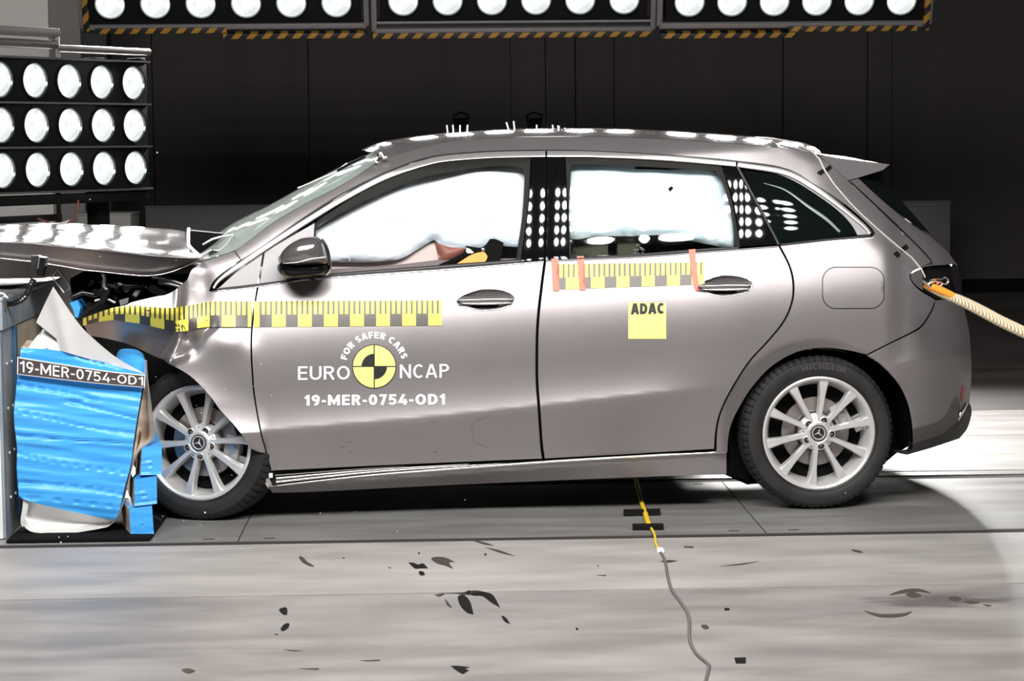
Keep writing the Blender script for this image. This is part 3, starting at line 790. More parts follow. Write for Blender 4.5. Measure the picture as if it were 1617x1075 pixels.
GL2 = [(905, 261), (915, 259.5), (1002, 263), (1118, 269.5), (1130, 274), (1139, 283), (1150, 316), (1158, 355), (1160, 391, 1), (1000, 403), (902, 408, 1), (899, 340), (902, 268)]
panel('window_glass', GL2, plus(0.016), GLASS, rdoor, sp=10, th=0)
def pil(x0, Rm=1.25): return lambda x, y: V(x, y)+0.003+((x-x0)/383.0)**2/(2*Rm)
panel('pillar_cover', [(840, 247.5, 1), (861, 247, 1), (861, 320), (859, 411, 1), (823, 412.5, 1), (834, 330)], pil(848), GLOSSBLK, fdoor, sp=3.5, gap=0.5, th=0.01)
panel('pillar_cover', [(864, 247, 1), (892, 248, 1), (895.5, 330), (898.5, 409, 1), (861.5, 411, 1), (863.5, 320)], pil(878), GLOSSBLK, rdoor, sp=3.5, gap=0.5, th=0.01)
def tripil(x, y): return V(x, y)+0.003+((x-1190)/383.0)**2/(2*3.0)
panel('pillar_cover', [(1141, 262, 1), (1163, 264, 1), (1196, 325), (1228, 386, 1), (1170, 390, 1), (1158, 318)], tripil, GLOSSBLK, rdoor, sp=3.5, gap=0.5, th=0.01)
ribbon('glass_seal', [(1164, 262), (1198, 325), (1230, 386)], 4.2, V, DARKPAINT, rdoor, off=-0.003, bulge=0.004)
def qgl(x, y): return V(x, y)+0.004+((x-1270)/383.0)**2/(2*6.5)+((y-345)/383.0)**2/(2*2.6)
QG = [(1171, 264, 1), (1240, 279), (1286, 305), (1324, 333), (1344, 354), (1353, 370, 1), (1300, 377), (1232, 385, 1), (1200, 325)]
panel('quarter_glass', QG, qgl, PRIVACY, qp, sp=4, th=0.004)
panel('glass_border', [(1180, 262, 1), (1240, 273, 1), (1286, 298), (1330, 331), (1362, 359), (1372, 370, 1), (1354, 371, 1), (1344, 354), (1324, 333), (1286, 305), (1240, 279)], plus(0.003), SATIN, qp, sp=5, th=0.01)
# green strip laid on the opaque quarter glass as a painted reflection
ribbon('glass_reflex', [(1206, 289), (1240, 300), (1275, 325), (1305, 346), (1326, 366)], [(0, 1), (0.7, 5), (1, 4)], qgl, mat('painted_green_reflex', (0.18, 0.23, 0.21), 0.2), qp, off=-0.002, bulge=0.001)

# sills
def VS(x, y): return 0.045+0.02*(1-sstep(430, 1150, x))+max(0.0, (y-interp([(430, 768), (1147, 714)], x)))/383*interp([(430, 1.7), (760, 1.2), (1000, 0.5), (1147, 0.25)], x)
panel('sill', [(425, 770, 1), (440, 767), (579, 752), (700, 742.5), (857, 731.5), (1000, 723), (1147, 715.5, 1), (1147, 748, 1), (960, 755), (840, 760), (659, 768), (500, 776), (430, 778, 1)], VS, PAINT, car, sp=6, th=0.03)
ribbon('sill_trim', [(424, 770), (440, 766.5), (579, 751), (700, 741.5), (857, 730), (1000, 721.5), (1147, 713.5)], [(0, 2.5), (0.4, 5), (1, 5)], VS, CHROME, car, off=-0.006, bulge=0.008)
ribbon('sill_trim', [(436, 761), (579, 746), (700, 737.5), (800, 731)], [(0, 4), (0.7, 3), (1, 1)], VS, CHROME, car, off=0.0, bulge=0.004)
ribbon('sill_trim', [(436, 755.5), (579, 742.5), (680, 736), (740, 732.5)], [(0, 4), (0.7, 2.5), (1, 1)], VS, SILVER, car, off=0.004, bulge=0.004)
ribbon('sill_trim', [(434, 750), (560, 740.5), (640, 735.5)], [(0, 3), (0.7, 2.5), (1, 1)], VS, CHROME, car, off=0.008, bulge=0.004)
panel('sill_step', [(426, 745, 1), (623, 735.5), (857, 726), (1147, 710, 1), (1147, 716, 1), (857, 733), (579, 753), (428, 770, 1)], plus(0.03, VS), PLASTIC, car, sp=7, th=0.05)
panel('sill_end', [(412, 742, 1), (418, 740), (424, 752), (430, 767, 1), (424, 772, 1), (417, 760)], plus(0.0, VS), SILVER, car, sp=4, th=0.03)
panel('sill_clip', [(424.5, 747, 1), (430.5, 747, 1), (430.5, 754, 1), (425, 754, 1)], plus(-0.012, VS), WHITE, car, sp=4, th=0.012)

# rear bumper, tailgate, spoiler, lamp
BUMP = [(1368, 561.5, 1), (1408, 541.5), (1440, 526), (1456, 516), (1471, 494), (1478, 474, 1), (1496, 473), (1518.5, 470, 1), (1526, 500), (1531, 525), (1533, 552), (1534.5, 588), (1531.5, 637, 1), (1519, 655), (1490, 684), (1441, 701, 1),
        (1441, 686), (1439, 662), (1432, 633), (1417, 604), (1390, 575.5)]
bump = body('rear_bumper', BUMP, gap=0.5)
def VL(x, y): return V(x, y)+0.012
panel('bumper_lower_trim', [(1531.5, 637, 1), (1534.5, 650), (1528, 675), (1515, 692, 1), (1470, 707), (1432, 718, 1), (1413, 714, 1), (1438, 712), (1441, 700.5, 1), (1490, 683.5), (1519, 655)], V, DARKPAINT, car, sp=6, th=0.06)
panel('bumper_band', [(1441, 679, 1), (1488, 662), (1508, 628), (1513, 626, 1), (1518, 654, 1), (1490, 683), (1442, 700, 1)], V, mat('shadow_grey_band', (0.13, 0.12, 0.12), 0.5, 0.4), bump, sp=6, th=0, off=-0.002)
panel('reflector', [(1517, 626), (1521, 608), (1523, 612), (1520, 634)], V, mat('red_reflector', (0.35, 0.02, 0.03), 0.3), bump, sp=4, th=0.003, off=-0.004)
ribbon('exhaust_trim', [(1513, 664), (1519, 652), (1527, 636)], [(0, 2), (.5, 5), (1, 3)], V, CHROME, bump, off=-0.006, bulge=0.005)
TG = [(1341, 285, 1), (1356, 281, 1), (1394.5, 316.5), (1445, 357.5), (1467, 371, 1), (1471, 374), (1496, 396), (1503, 405), (1513, 420, 1), (1502, 416.5), (1473, 418.5, 1), (1471, 412), (1451, 389), (1393, 333)]
tg = body('tailgate', TG, gap=0.8)
panel('rear_window', [(1357, 280.5, 1), (1394, 268, 1), (1402, 290.5), (1420.5, 313), (1468, 367.5, 1), (1445, 356.5), (1394.5, 315.5)], plus(0.004), PRIVACY, tg, sp=5, th=0.02)
ribbon('tailgate_edge', [(1340.5, 286), (1392, 334), (1450, 390), (1471, 413)], 1.5, V, CHROME, tg, off=-0.001, bulge=0.001)
# spoiler: a solid wing, from the roof end to the tip, across the whole car width
def PV(x, y, v): return P(x, y, v)
def spoiler():
    side = [(1290, 243), (1330, 250.5), (1370, 255), (1405, 259.5), (1394, 268.5), (1355, 280.5), (1339, 284.5), (1310, 259)]
    mb = MB(); near_ = [P(x, y, V(min(x, 1335), y)+0.02) for x, y in side]
    vals = []
    top = [(1290, 237.5), (1330, 243), (1370, 250), (1405, 259.5)]
    rows = []
    for t in (0, .08, .2, .35, .5, .65, .8, .92, 1):
        row = []
        for i, p in enumerate(near_):
            q = p.copy(); v0 = p.y; v1 = 1.76-v0; q.y = v0+(v1-v0)*t
            q.z = p.z+(0.022 if i < 3 else 0.008)*math.sin(math.pi*t)
            row.append(q)
        row.append(row[0].copy()); rows.append(row)
    mb.grid(rows)
    n = len(mb.v); mb.add(near_, [tuple(range(len(near_)))]); mb.add([Vector((p.x, 1.76-p.y, p.z)) for p in near_], [tuple(range(len(near_)))])
    return mb.build('roof_spoiler', PAINT, car, ang=30)
spoiler()
# tail lamp housing: grey corner, empty black recess, dark outer lens
panel('tail_lamp', [(1437, 437), (1443, 428.5), (1457, 422), (1472, 419, 1), (1502, 417, 1), (1514, 426), (1519, 445), (1518, 469, 1), (1478, 472, 1), (1457, 459), (1444, 449)], plus(0.05), VOID, car, sp=5, th=0.02)
tl = panel('lamp_corner', [(1438, 437), (1444, 429), (1456, 423.5, 1), (1457, 440), (1457.5, 458.5, 1), (1445, 449)], plus(0.004), mat('grey_lamp_corner', (0.16, 0.148, 0.148), 0.4, 0.5), car, sp=4, th=0.03)
panel('lamp_outer_lens', [(1503, 417.5, 1), (1513, 425), (1518, 445), (1517.5, 468, 1), (1511, 466), (1505, 440)], plus(0.0), mat('smoked_lens', (0.02, 0.017, 0.018), 0.08, 0, 0.5), car, sp=4, th=0.03)

# ---------------------------------------------------------------- roof, windscreen, far side, inner body
VCEN = 0.89
def edge3(pts, VV=V): return [P(x, y, VV(x, y)) for x, y in spline(pts, 8)]
rail3 = edge3(RAIL + [(1300, 244)])
SILTOP = [(596, 241), (612, 234), (640, 223), (700, 211.5), (760, 206), (830, 203), (940, 202.5), (1040, 206), (1140, 212.5), (1200, 217.5), (1240, 222), (1290, 232.5), (1320, 238)]
def cen_at(u, curve, v=VCEN):            # height of the crown line at lengthwise position u
    best = None
    pts = [P(x, y, v) for x, y in curve]
    for a, b in zip(pts, pts[1:]):
        if a.x <= u <= b.x: return a.z+(b.z-a.z)*(u-a.x)/(b.x-a.x)
    return pts[0].z if u < pts[0].x else pts[-1].z
rows = []
SILC = spline(SILTOP, 8)
for p in rail3:
    u = p.x+0.0; zc = cen_at(u, SILC)
    row = []
    for t in [i/16 for i in range(17)]:
        w = -1+2*t; vv = VCEN+(VCEN-p.y)*w
        row.append(Vector((u-0.10*(1-w*w)*(1 if u < -0.4 else max(0, 1-(u+0.4)/0.3)), vv, p.z+(zc-p.z)*(1-abs(w)**2.6))))
    rows.append(row)
roof = MB().grid(rows).build('roof', PAINT_ROOF, car)
# windscreen from the scuttle to the roof header
ws = edge3(A_UP[:-1]); CB = [(300, 392), (318, 391), (340, 377), (380, 350), (430, 325), (480, 297), (541, 264), (598, 238)]
rows = []; CBC = spline(CB, 8)
for i, p in enumerate(ws):
    f = i/(len(ws)-1); x, y = CBC[min(len(CBC)-1, int(f*(len(CBC)-1)))]
    c = P(x-6*(1-f)-4, y, VCEN); row = []
    for t in [j/14 for j in range(15)]:
        w = -1+2*t; q = Vector((p.x, VCEN+(VCEN-p.y)*w, p.z)); k_ = 1-abs(w)**2.2
        q.x += (c.x-p.x)*k_; q.z += (c.z-p.z)*k_; row.append(q)
    rows.append(row)
MB().grid(rows).build('windscreen', SCREEN, car)
for (a, b, c, d, w) in (((470, 297), (531, 271), (548, 257.5), None, 1.2), ((600, 241), (606, 250), (611, 248), None, 3), ((588, 250), (593, 256), (596, 257), None, 2.5)):
    MB().tube([P(x, y, 0.62) if w < 2 else P(x, y, 0.3) for x, y in (a, b, c)], 0.003*w/1.4).build('roof_edge_strip', SILVER, car)
MB().tube([P(x, y, 0.5) for x, y in ((532, 270), (553, 258), (577, 247))], 0.006).build('header_strip', HOUSING, car)
# far side skin and glazing, a mirror of the near side
def mirror(o):
    me = o.data.copy()
    for q in me.vertices: q.co.y = 2*VCEN-q.co.y
    me.flip_normals(); c = bpy.data.objects.new(o.name, me); COL.objects.link(c); c.parent = car
    return c
for o in list(car.children):
    if o.name.split('.')[0] in ('front_door', 'rear_door', 'quarter_panel', 'rear_bumper', 'tailgate', 'bumper_lower_trim', 'sill'): mirror(o)
for o in list(fdoor.children)+list(rdoor.children)+list(qp.children)+list(tg.children):
    if o.name.split('.')[0] in ('quarter_glass', 'window_frame', 'pillar_cover', 'rear_window'): mirror(o)
# rear face of the bumper and tail between both corners
rows = []
for i in range(25):
    y = 422+(690-422)*i/24; x = interp(SIL, y)-1.5; p = P(x, y, V(x, y)+0.004)
    rows.append([Vector((p.x+0.05*math.sin(math.pi*j/10), p.y+(2*VCEN-2*p.y)*j/10, p.z)) for j in range(11)])
MB().grid(rows).build('rear_face', PAINT, car)
# inner body: black tub with wheel houses
tub = [(318, 440, 1), (420, 452, 1), (700, 432, 1), (860, 420, 1), (1230, 398, 1), (1400, 400, 1), (1470, 440, 1), (1505, 520, 1), (1512, 640, 1), (1490, 680, 1), (1436, 706, 1), (1430, 640), (1390, 580), (1292, 548), (1205, 585), (1160, 660), (1150, 748, 1),
       (1000, 752), (660, 764), (432, 774, 1), (418, 735, 1), (410, 700), (350, 620), (290, 575, 1), (270, 500, 1), (290, 455, 1)]
tp = spline(tub, 40, True); vo, fs = fill(tp, 60)
mb = MB()
a_ = [P(x, y, 0.20) for x, y in vo]; b_ = [Vector((p.x, 2*VCEN-0.20, p.z)) for p in a_]
mb.add(a_, fs); mb.add(b_, fs)
ra = [P(x, y, 0.20) for x, y in tp]; rb = [Vector((p.x, 2*VCEN-0.20, p.z)) for p in ra]; n = len(ra)
mb.add(ra+rb, [(i, (i+1) % n, (i+1) % n+n, i+n) for i in range(n)])
mb.build('inner_body', VOID, car, smooth=False)
# inner pillar/door shell just behind the outer skin so the joints look dark
panel('inner_shell', [(425, 460, 1), (860, 418, 1), (1240, 396, 1), (1262, 450), (1200, 570), (1140, 700, 1), (857, 722, 1), (440, 740, 1)], plus(0.03), VOID, car, sp=30, th=0)
panel('inner_shell', [(838, 250, 1), (893, 250, 1), (899, 411, 1), (822, 412, 1)], plus(0.035), VOID, car, sp=20, th=0)
panel('inner_shell', [(1140, 262, 1), (1172, 262, 1), (1232, 388, 1), (1168, 392, 1)], plus(0.035), VOID, car, sp=20, th=0)
def arch(hx, hy, r0, a0, a1, m=PLASTIC):
    rows = []
    for i in range(33):
        w = R(a0+(a1-a0)*i/32); rows.append([P(hx+r0*math.cos(w), hy-r0*math.sin(w), v) for v in (0.045, 0.06, 0.5)])
    return MB().grid(rows).build('wheel_arch_liner', m, car)
arch(1294, 686, 144, -12, 192)
panel('wheel_house', [(1146, 690, 1), (1160, 640), (1200, 585), (1292, 552), (1390, 578), (1430, 640), (1442, 700, 1), (1415, 716, 1), (1380, 745, 1), (1180, 765, 1), (1146, 750, 1)], lambda x, y: 0.42, VOID, car, sp=30, th=0.02)
panel('arch_gap_plate', [(1148, 712, 1), (1160, 690), (1175, 720), (1185, 760, 1), (1150, 750, 1)], lambda x, y: 0.2, VOID, car, sp=10, th=0.05)

# ---------------------------------------------------------------- bonnet (buckled, lifted) and engine bay
CREASE = [(-60, 380), (0, 382.5), (39, 383.5), (78, 387.5), (112, 391), (150, 394), (195, 398.6), (245, 404), (301, 407.5), (318, 408)]
LOWER = [(-60, 399), (0, 407.5), (47, 412.6), (89, 418.7), (134, 426.5), (150, 428), (217, 435), (245, 434.6), (273, 428.5), (306, 414.5), (318, 409)]
FARS = [(-60, 357), (0, 356), (22, 354.5), (62, 353), (85, 352.5), (100, 353), (145, 354.5), (200, 357), (245, 360), (299, 363), (318, 366)]
HV0, HV1 = 0.10, 1.15
rows = []
NX = 90
for i in range(NX+1):
    x = -60+378*i/NX; yc_, yf = interp(CREASE, x), interp(FARS, x); row = []
    xr = x
    for j in range(25):
        t = j/24
        yy = yc_+(yf-yc_)*(t**0.8); v = HV0+(HV1-HV0)*t
        # the rear edge of the bonnet runs obliquely back to the near corner
        k_ = max(0.0, (x-262)/56.0); xx = x-k_*26*min(1.0, t*1.5)
        q = P(xx, yy, v)
        nz_ = noise.noise(Vector((x*0.013, t*2.2, 3.1)))*0.012+noise.noise(Vector((x*0.03, t*3.5, 7.7)))*0.0015
        q.z += nz_*math.sin(math.pi*min(1, t*1.02))
        row.append(q)
    base = row[-1]
    for v, dz in ((1.35, -0.01), (1.55, -0.045), (1.68, -0.11)):
        row.append(Vector((base.x, v, base.z+dz)))
    rows.append(row)
bon = MB().grid(rows).build('bonnet', PAINT_HOOD, car)
rows = []
for i in range(NX+1):
    x = -60+378*i/NX; yc_, yl = interp(CREASE, x), interp(LOWER, x); row = []
    for j in range(9):
        t = j/8; y = yc_+(yl-yc_)*t
        row.append(P(x, y, HV0-0.004+0.085*t))
    rows.append(row)
MB().grid(rows).build('bonnet_flank', PAINT, bon)
ribbon('bonnet_hem', LOWER, 2.2, lambda x, y: HV0+0.065, CHROME, bon, off=-0.004, bulge=0.003)
ribbon('bonnet_crease', CREASE[:-1], [(0, 3), (0.6, 4), (1, 3)], lambda x, y: HV0, PAINT_ROOF, bon, off=-0.002, bulge=0.006)
MB().tube([P(298.5, 362, 1.0), P(298, 376, 0.7), P(299, 388, 0.5), P(309, 399, 0.25), P(318, 407.5, 0.1)], 0.008).build('bonnet_rear_hem', CHROME, bon)
# torn flake standing on the bonnet's far edge
MB().prism([P(78, 353.5, 1.0), P(97, 351, 1.0), P(110, 346.5, 1.0), P(104, 353.5, 1.0)], (0, 0.01, 0)).build('torn_flake', SILVER, bon)
# underside
rows = []
for i in range(0, NX+1, 3):
    x = -60+378*i/NX; y = interp(LOWER, x)-4
    rows.append([P(x, y, HV0+0.08), P(x, y-12, 0.9), P(x, y-14, 1.6)])
MB().grid(rows).build('bonnet_underside', VOID, bon)
# scuttle with wiper
mb = MB()
mb.prism([P(300, 364, 0.55), P(352, 369, 0.55), P(345, 384, 0.5), P(322, 404, 0.4), P(312, 400, 0.4), P(300, 388, 0.5)], (0, 0.10, 0))
mb.build('scuttle_panel', VOID, car, smooth=False)
MB().tube([P(320, 386, 0.42), P(335, 378, 0.42), P(352, 373, 0.42), P(368, 371.5, 0.42)], 0.0045).build('wiper_arm', SILVER, car)
MB().tube([P(316, 404, 0.3), P(326, 399, 0.3), P(334, 395, 0.3)], 0.008).build('wiper_arm', SILVER, car)
MB().prism([P(329, 402, 0.25), P(336, 395, 0.25), P(344, 396, 0.25), P(338, 404, 0.25)], (0, 0.05, 0)).build('scuttle_end_cap', PLASTIC, car)
# engine bay jumble
rng = random.Random(5)
MB().prism([P(110, 440, 0.5), P(300, 432, 0.5), P(296, 450, 0.4), P(262, 466, 0.35), P(205, 478, 0.35), P(150, 500, 0.35), P(120, 520, 0.35)], (0, 0.9, 0)).build('engine_cover', PLASTIC, car, smooth=False)
MB().prism([P(x, y, 0.46) for x, y in ((118, 505), (290, 452), (430, 470), (432, 770), (214, 782), (214, 600), (130, 560))], (0, 1.1, 0)).build('front_filler_block', VOID, car, smooth=False)  # black filler inside the crushed front, added to block light below it
for i in range(16):
    x, y = rng.uniform(140, 262), rng.uniform(440, 470); p = P(x, y, rng.uniform(0.24, 0.4)); s = rng.uniform(0.010, 0.026)
    m_ = Matrix.Translation(p) @ Matrix.Rotation(rng.uniform(0, 3), 4, 'Y') @ Matrix.Rotation(rng.uniform(-.6, .6), 4, 'Z')
    MB().box(-s*1.6, s*1.6, -s, s, -s*0.6, s*0.6, m_, 0.004).build('engine_part', rng.choice([VOID, HOSE, PLASTIC]), car)
for pts, r, m_ in (([(163, 432), (166, 440), (164, 452), (170, 460)], 0.010, SILVER), ([(240, 436), (262, 440), (288, 449)], 0.012, SILVER), ([(250, 446), (270, 449), (286, 453)], 0.008, SILVER),
                   ([(112, 470), (130, 462), (150, 466), (165, 456)], 0.012, HOSE), ([(128, 500), (140, 490), (160, 478), (172, 462)], 0.010, HOSE), ([(180, 445), (200, 452), (226, 450)], 0.014, HOSE),
                   ([(150, 475), (166, 470), (182, 478)], 0.006, SILVER)):
    MB().tube([P(x, y, 0.27) for x, y in pts], r).build('engine_hose', m_, car)
MB().prism([P(155, 478, 0.22), P(167, 457, 0.22), P(174, 458, 0.22), P(163, 482, 0.22)], (0, 0.02, 0)).build('broken_bracket', HOSE, car)
MB().prism([P(188, 474, 0.2), P(203, 470, 0.2), P(202, 478, 0.2), P(190, 483, 0.2)], (0, 0.02, 0)).build('torn_flake', SILVER, car)
MB().tube([P(91, 425, 0.3), P(106, 444, 0.3), P(111, 456, 0.3), P(101, 462, 0.3), P(82, 437, 0.3), P(90, 424, 0.3)], 0.004).build('bent_wire_loop', SILVER, car)
# ---------------------------------------------------------------- drawn lettering (stroke glyphs, no font file)
def _arc(cx, cy, rx, ry, a0, a1, n=10): return [(cx+rx*math.cos(R(a0+(a1-a0)*i/n)), cy+ry*math.sin(R(a0+(a1-a0)*i/n))) for i in range(n+1)]
def glyph(ch, t):
    """(advance width, centre-line strokes) for cap height 1 and stroke width t"""
    h = t/2; b, m, u = h, 0.5, 1-h
    def ring(w, r=None):
        return [_arc(w/2, .5, w/2-h, .5-h, 90, 450, 28)]
    if ch == 'E': w = .56; return w, [[(w, u), (h, u), (h, b), (w, b)], [(h, m+.02), (w*.94, m+.02)]]
    if ch == 'F': w = .54; return w, [[(w, u), (h, u), (h, 0)], [(h, m), (w*.92, m)]]
    if ch == 'L': w = .52; return w, [[(h, 1), (h, b), (w, b)]]
    if ch == 'I': w = t; return w, [[(h, 0), (h, 1)]]
    if ch == 'H': w = .68; return w, [[(h, 0), (h, 1)], [(w-h, 0), (w-h, 1)], [(h, m), (w-h, m)]]
    if ch == 'U': w = .68; return w, [[(h, 1), (h, .34)]+_arc(w/2, .34, w/2-h, .34-h, 180, 360, 12)[1:]+[(w-h, 1)]]
    if ch == 'O': return .76, ring(.76)
    if ch == '0': return .60, ring(.60)
    if ch == 'C': w = .64; return w, [_arc(w*.56, .5, w*.56-h, .5-h, 48, 312, 20)]
    if ch == 'D': w = .68; return w, [[(h, b), (h, u), (w*.44, u)]+_arc(w*.44, .5, w*.56-h, .5-h, 90, -90, 14)[1:]+[(h, b)]]
    if ch == 'P' or ch == 'R':
        w = .60; r = .28-h; s = [[(h, 0), (h, u), (w-.28, u)]+_arc(w-.28, u-r, .28-h, r, 90, -90, 10)[1:]+[(h, u-2*r)]]
        if ch == 'R': w = .63; s.append([(w*.50, u-2*r), (w-h*.9, 0)])
        return w, s
    if ch == 'A': w = .74; return w, [[(h*.9, 0), (w/2-h*.25, 1)], [(w-h*.9, 0), (w/2+h*.25, 1)], [(w*.2, .30), (w*.8, .30)]]
    if ch == 'N': w = .70; return w, [[(h, 0), (h, 1)], [(w-h, 0), (w-h, 1)], [(h*1.1, 1-h*.6), (w-h*1.1, h*.6)]]
    if ch == 'M': w = .86; return w, [[(h, 0), (h, 1)], [(w-h, 0), (w-h, 1)], [(h*1.2, 1-h*.8), (w/2, .22), (w-h*1.2, 1-h*.8)]]
    if ch == 'S':
        w = .56; r = (1-2*h)/4
        return w, [_arc(w/2, u-r, w/2-h, r, 30, 270, 14)+_arc(w/2, b+r, w/2-h, r, 90, -150, 14)[1:]]
    if ch == '1': w = .38; return w, [[(w-h, 0), (w-h, 1)], [(w-h, u-.02), (h*.4, u-.22)]]
    if ch == '9': w = .58; return w, [_arc(w/2, .68, w/2-h, .32-h, 0, 360, 20), [(w-h, .68), (w-h*1.2, .45), (w*.66, .16), (w*.34, h*.6)]]
    if ch == '7': w = .54; return w, [[(0, u), (w-h, u), (w*.36, 0)]]
    if ch == '5': w = .56; return w, [[(w*.95, u), (h*1.3, u), (h*1.1, .54)]+_arc(w*.44, .34, w*.56-h, .34-h, 100, -150, 16)]
    if ch == '4': w = .62; return w, [[(w*.62, 1), (h*.8, .27), (w, .27)], [(w*.74, .55), (w*.74, 0)]]
    if ch == '-': return .30, [[(0, .40), (.30, .40)]]
    return .3, []
def stroke_mesh(strokes, t):
    vs_, fs = [], []; h = t/2
    for s in strokes:
        closed = math.hypot(s[0][0]-s[-1][0], s[0][1]-s[-1][1]) < 1e-4 and len(s) > 3
        p = s[:-1] if closed else s; n = len(p); L = []
        for i in range(n):
            a = p[i-1] if (i > 0 or closed) else None; c = p[(i+1) % n] if (i < n-1 or closed) else None; q = p[i]
            d = []
            for u, v in ((a, q), (q, c)):
                if u is None or v is None: continue
                l = math.hypot(v[0]-u[0], v[1]-u[1]) or 1; d.append(((v[0]-u[0])/l, (v[1]-u[1])/l))
            nx = sum(-k[1] for k in d); ny = sum(k[0] for k in d); l = math.hypot(nx, ny) or 1; nx, ny = nx/l, ny/l
            cs = max(0.45, nx*-d[0][1]+ny*d[0][0]); L.append(((q[0]+nx*h/cs, q[1]+ny*h/cs), (q[0]-nx*h/cs, q[1]-ny*h/cs)))
        b = len(vs_)
        for a, c in L: vs_ += [a, c]
        for i in range(n if closed else n-1):
            j = (i+1) % n; fs.append((b+2*i, b+2*i+1, b+2*j+1, b+2*j))
    return vs_, fs
def word(s, t, gap=0.14):
    """glyphs in a row: list of (x offset, verts, faces), total width"""
    out, x = [], 0.0
    for ch in s:
        if ch == ' ': x += 0.34; continue
        w, st = glyph(ch, t); v, f = stroke_mesh(st, t); out.append((x, v, f, w)); x += w+gap
    return out, x-gap
def text_mesh(s, bold=0.0, gap=0.14):
    t = 0.15+bold*3; it, w = word(s, t, gap); V_, F_ = [], []
    for x, v, f, _ in it:
        b = len(V_); V_ += [((x+a)/w, c) for a, c in v]; F_ += [tuple(i+b for i in q) for q in f]
    return V_, F_
# ---------------------------------------------------------------- wheels
def norm(vs_):
    x0 = min(p[0] for p in vs_); x1 = max(p[0] for p in vs_); y0 = min(p[1] for p in vs_); y1 = max(p[1] for p in vs_)
    return [((p[0]-x0)/(x1-x0), (p[1]-y0)/(y1-y0)) for p in vs_], (x1-x0)/(y1-y0)

TR, RR = 0.326, 0.2365
def star(r, ang, y0, y1, wid=0.2):
    mb = MB()
    for k in range(3):
        w = R(ang+120*k); t = Vector((math.cos(w), 0, math.sin(w))); s_ = Vector((-math.sin(w), 0, math.cos(w)))
        a = [t*r, s_*r*wid*0.55+t*r*0.08, -s_*r*wid*0.55+t*r*0.08]
        tip = t*r
        b = [Vector((0, y0, 0)), tip+s_*r*0.05+Vector((0, y1, 0)), tip-s_*r*0.05+Vector((0, y1, 0)), s_*r*wid+t*r*0.18+Vector((0, y1, 0)), -s_*r*wid+t*r*0.18+Vector((0, y1, 0))]
        base = Vector((0, y1, 0))
        mb.add([Vector((0, y0, 0)), tip+Vector((0, y0*0.3+y1*0.7, 0)), s_*r*wid*0.62+t*r*wid*0.36+base, -s_*r*wid*0.62+t*r*wid*0.36+base], [(0, 1, 2), (0, 3, 1)])
    mb.lathe([(r*1.0, y1), (r*1.03, y0), (r*1.12, y0), (r*1.15, y1)], 40)
    return mb
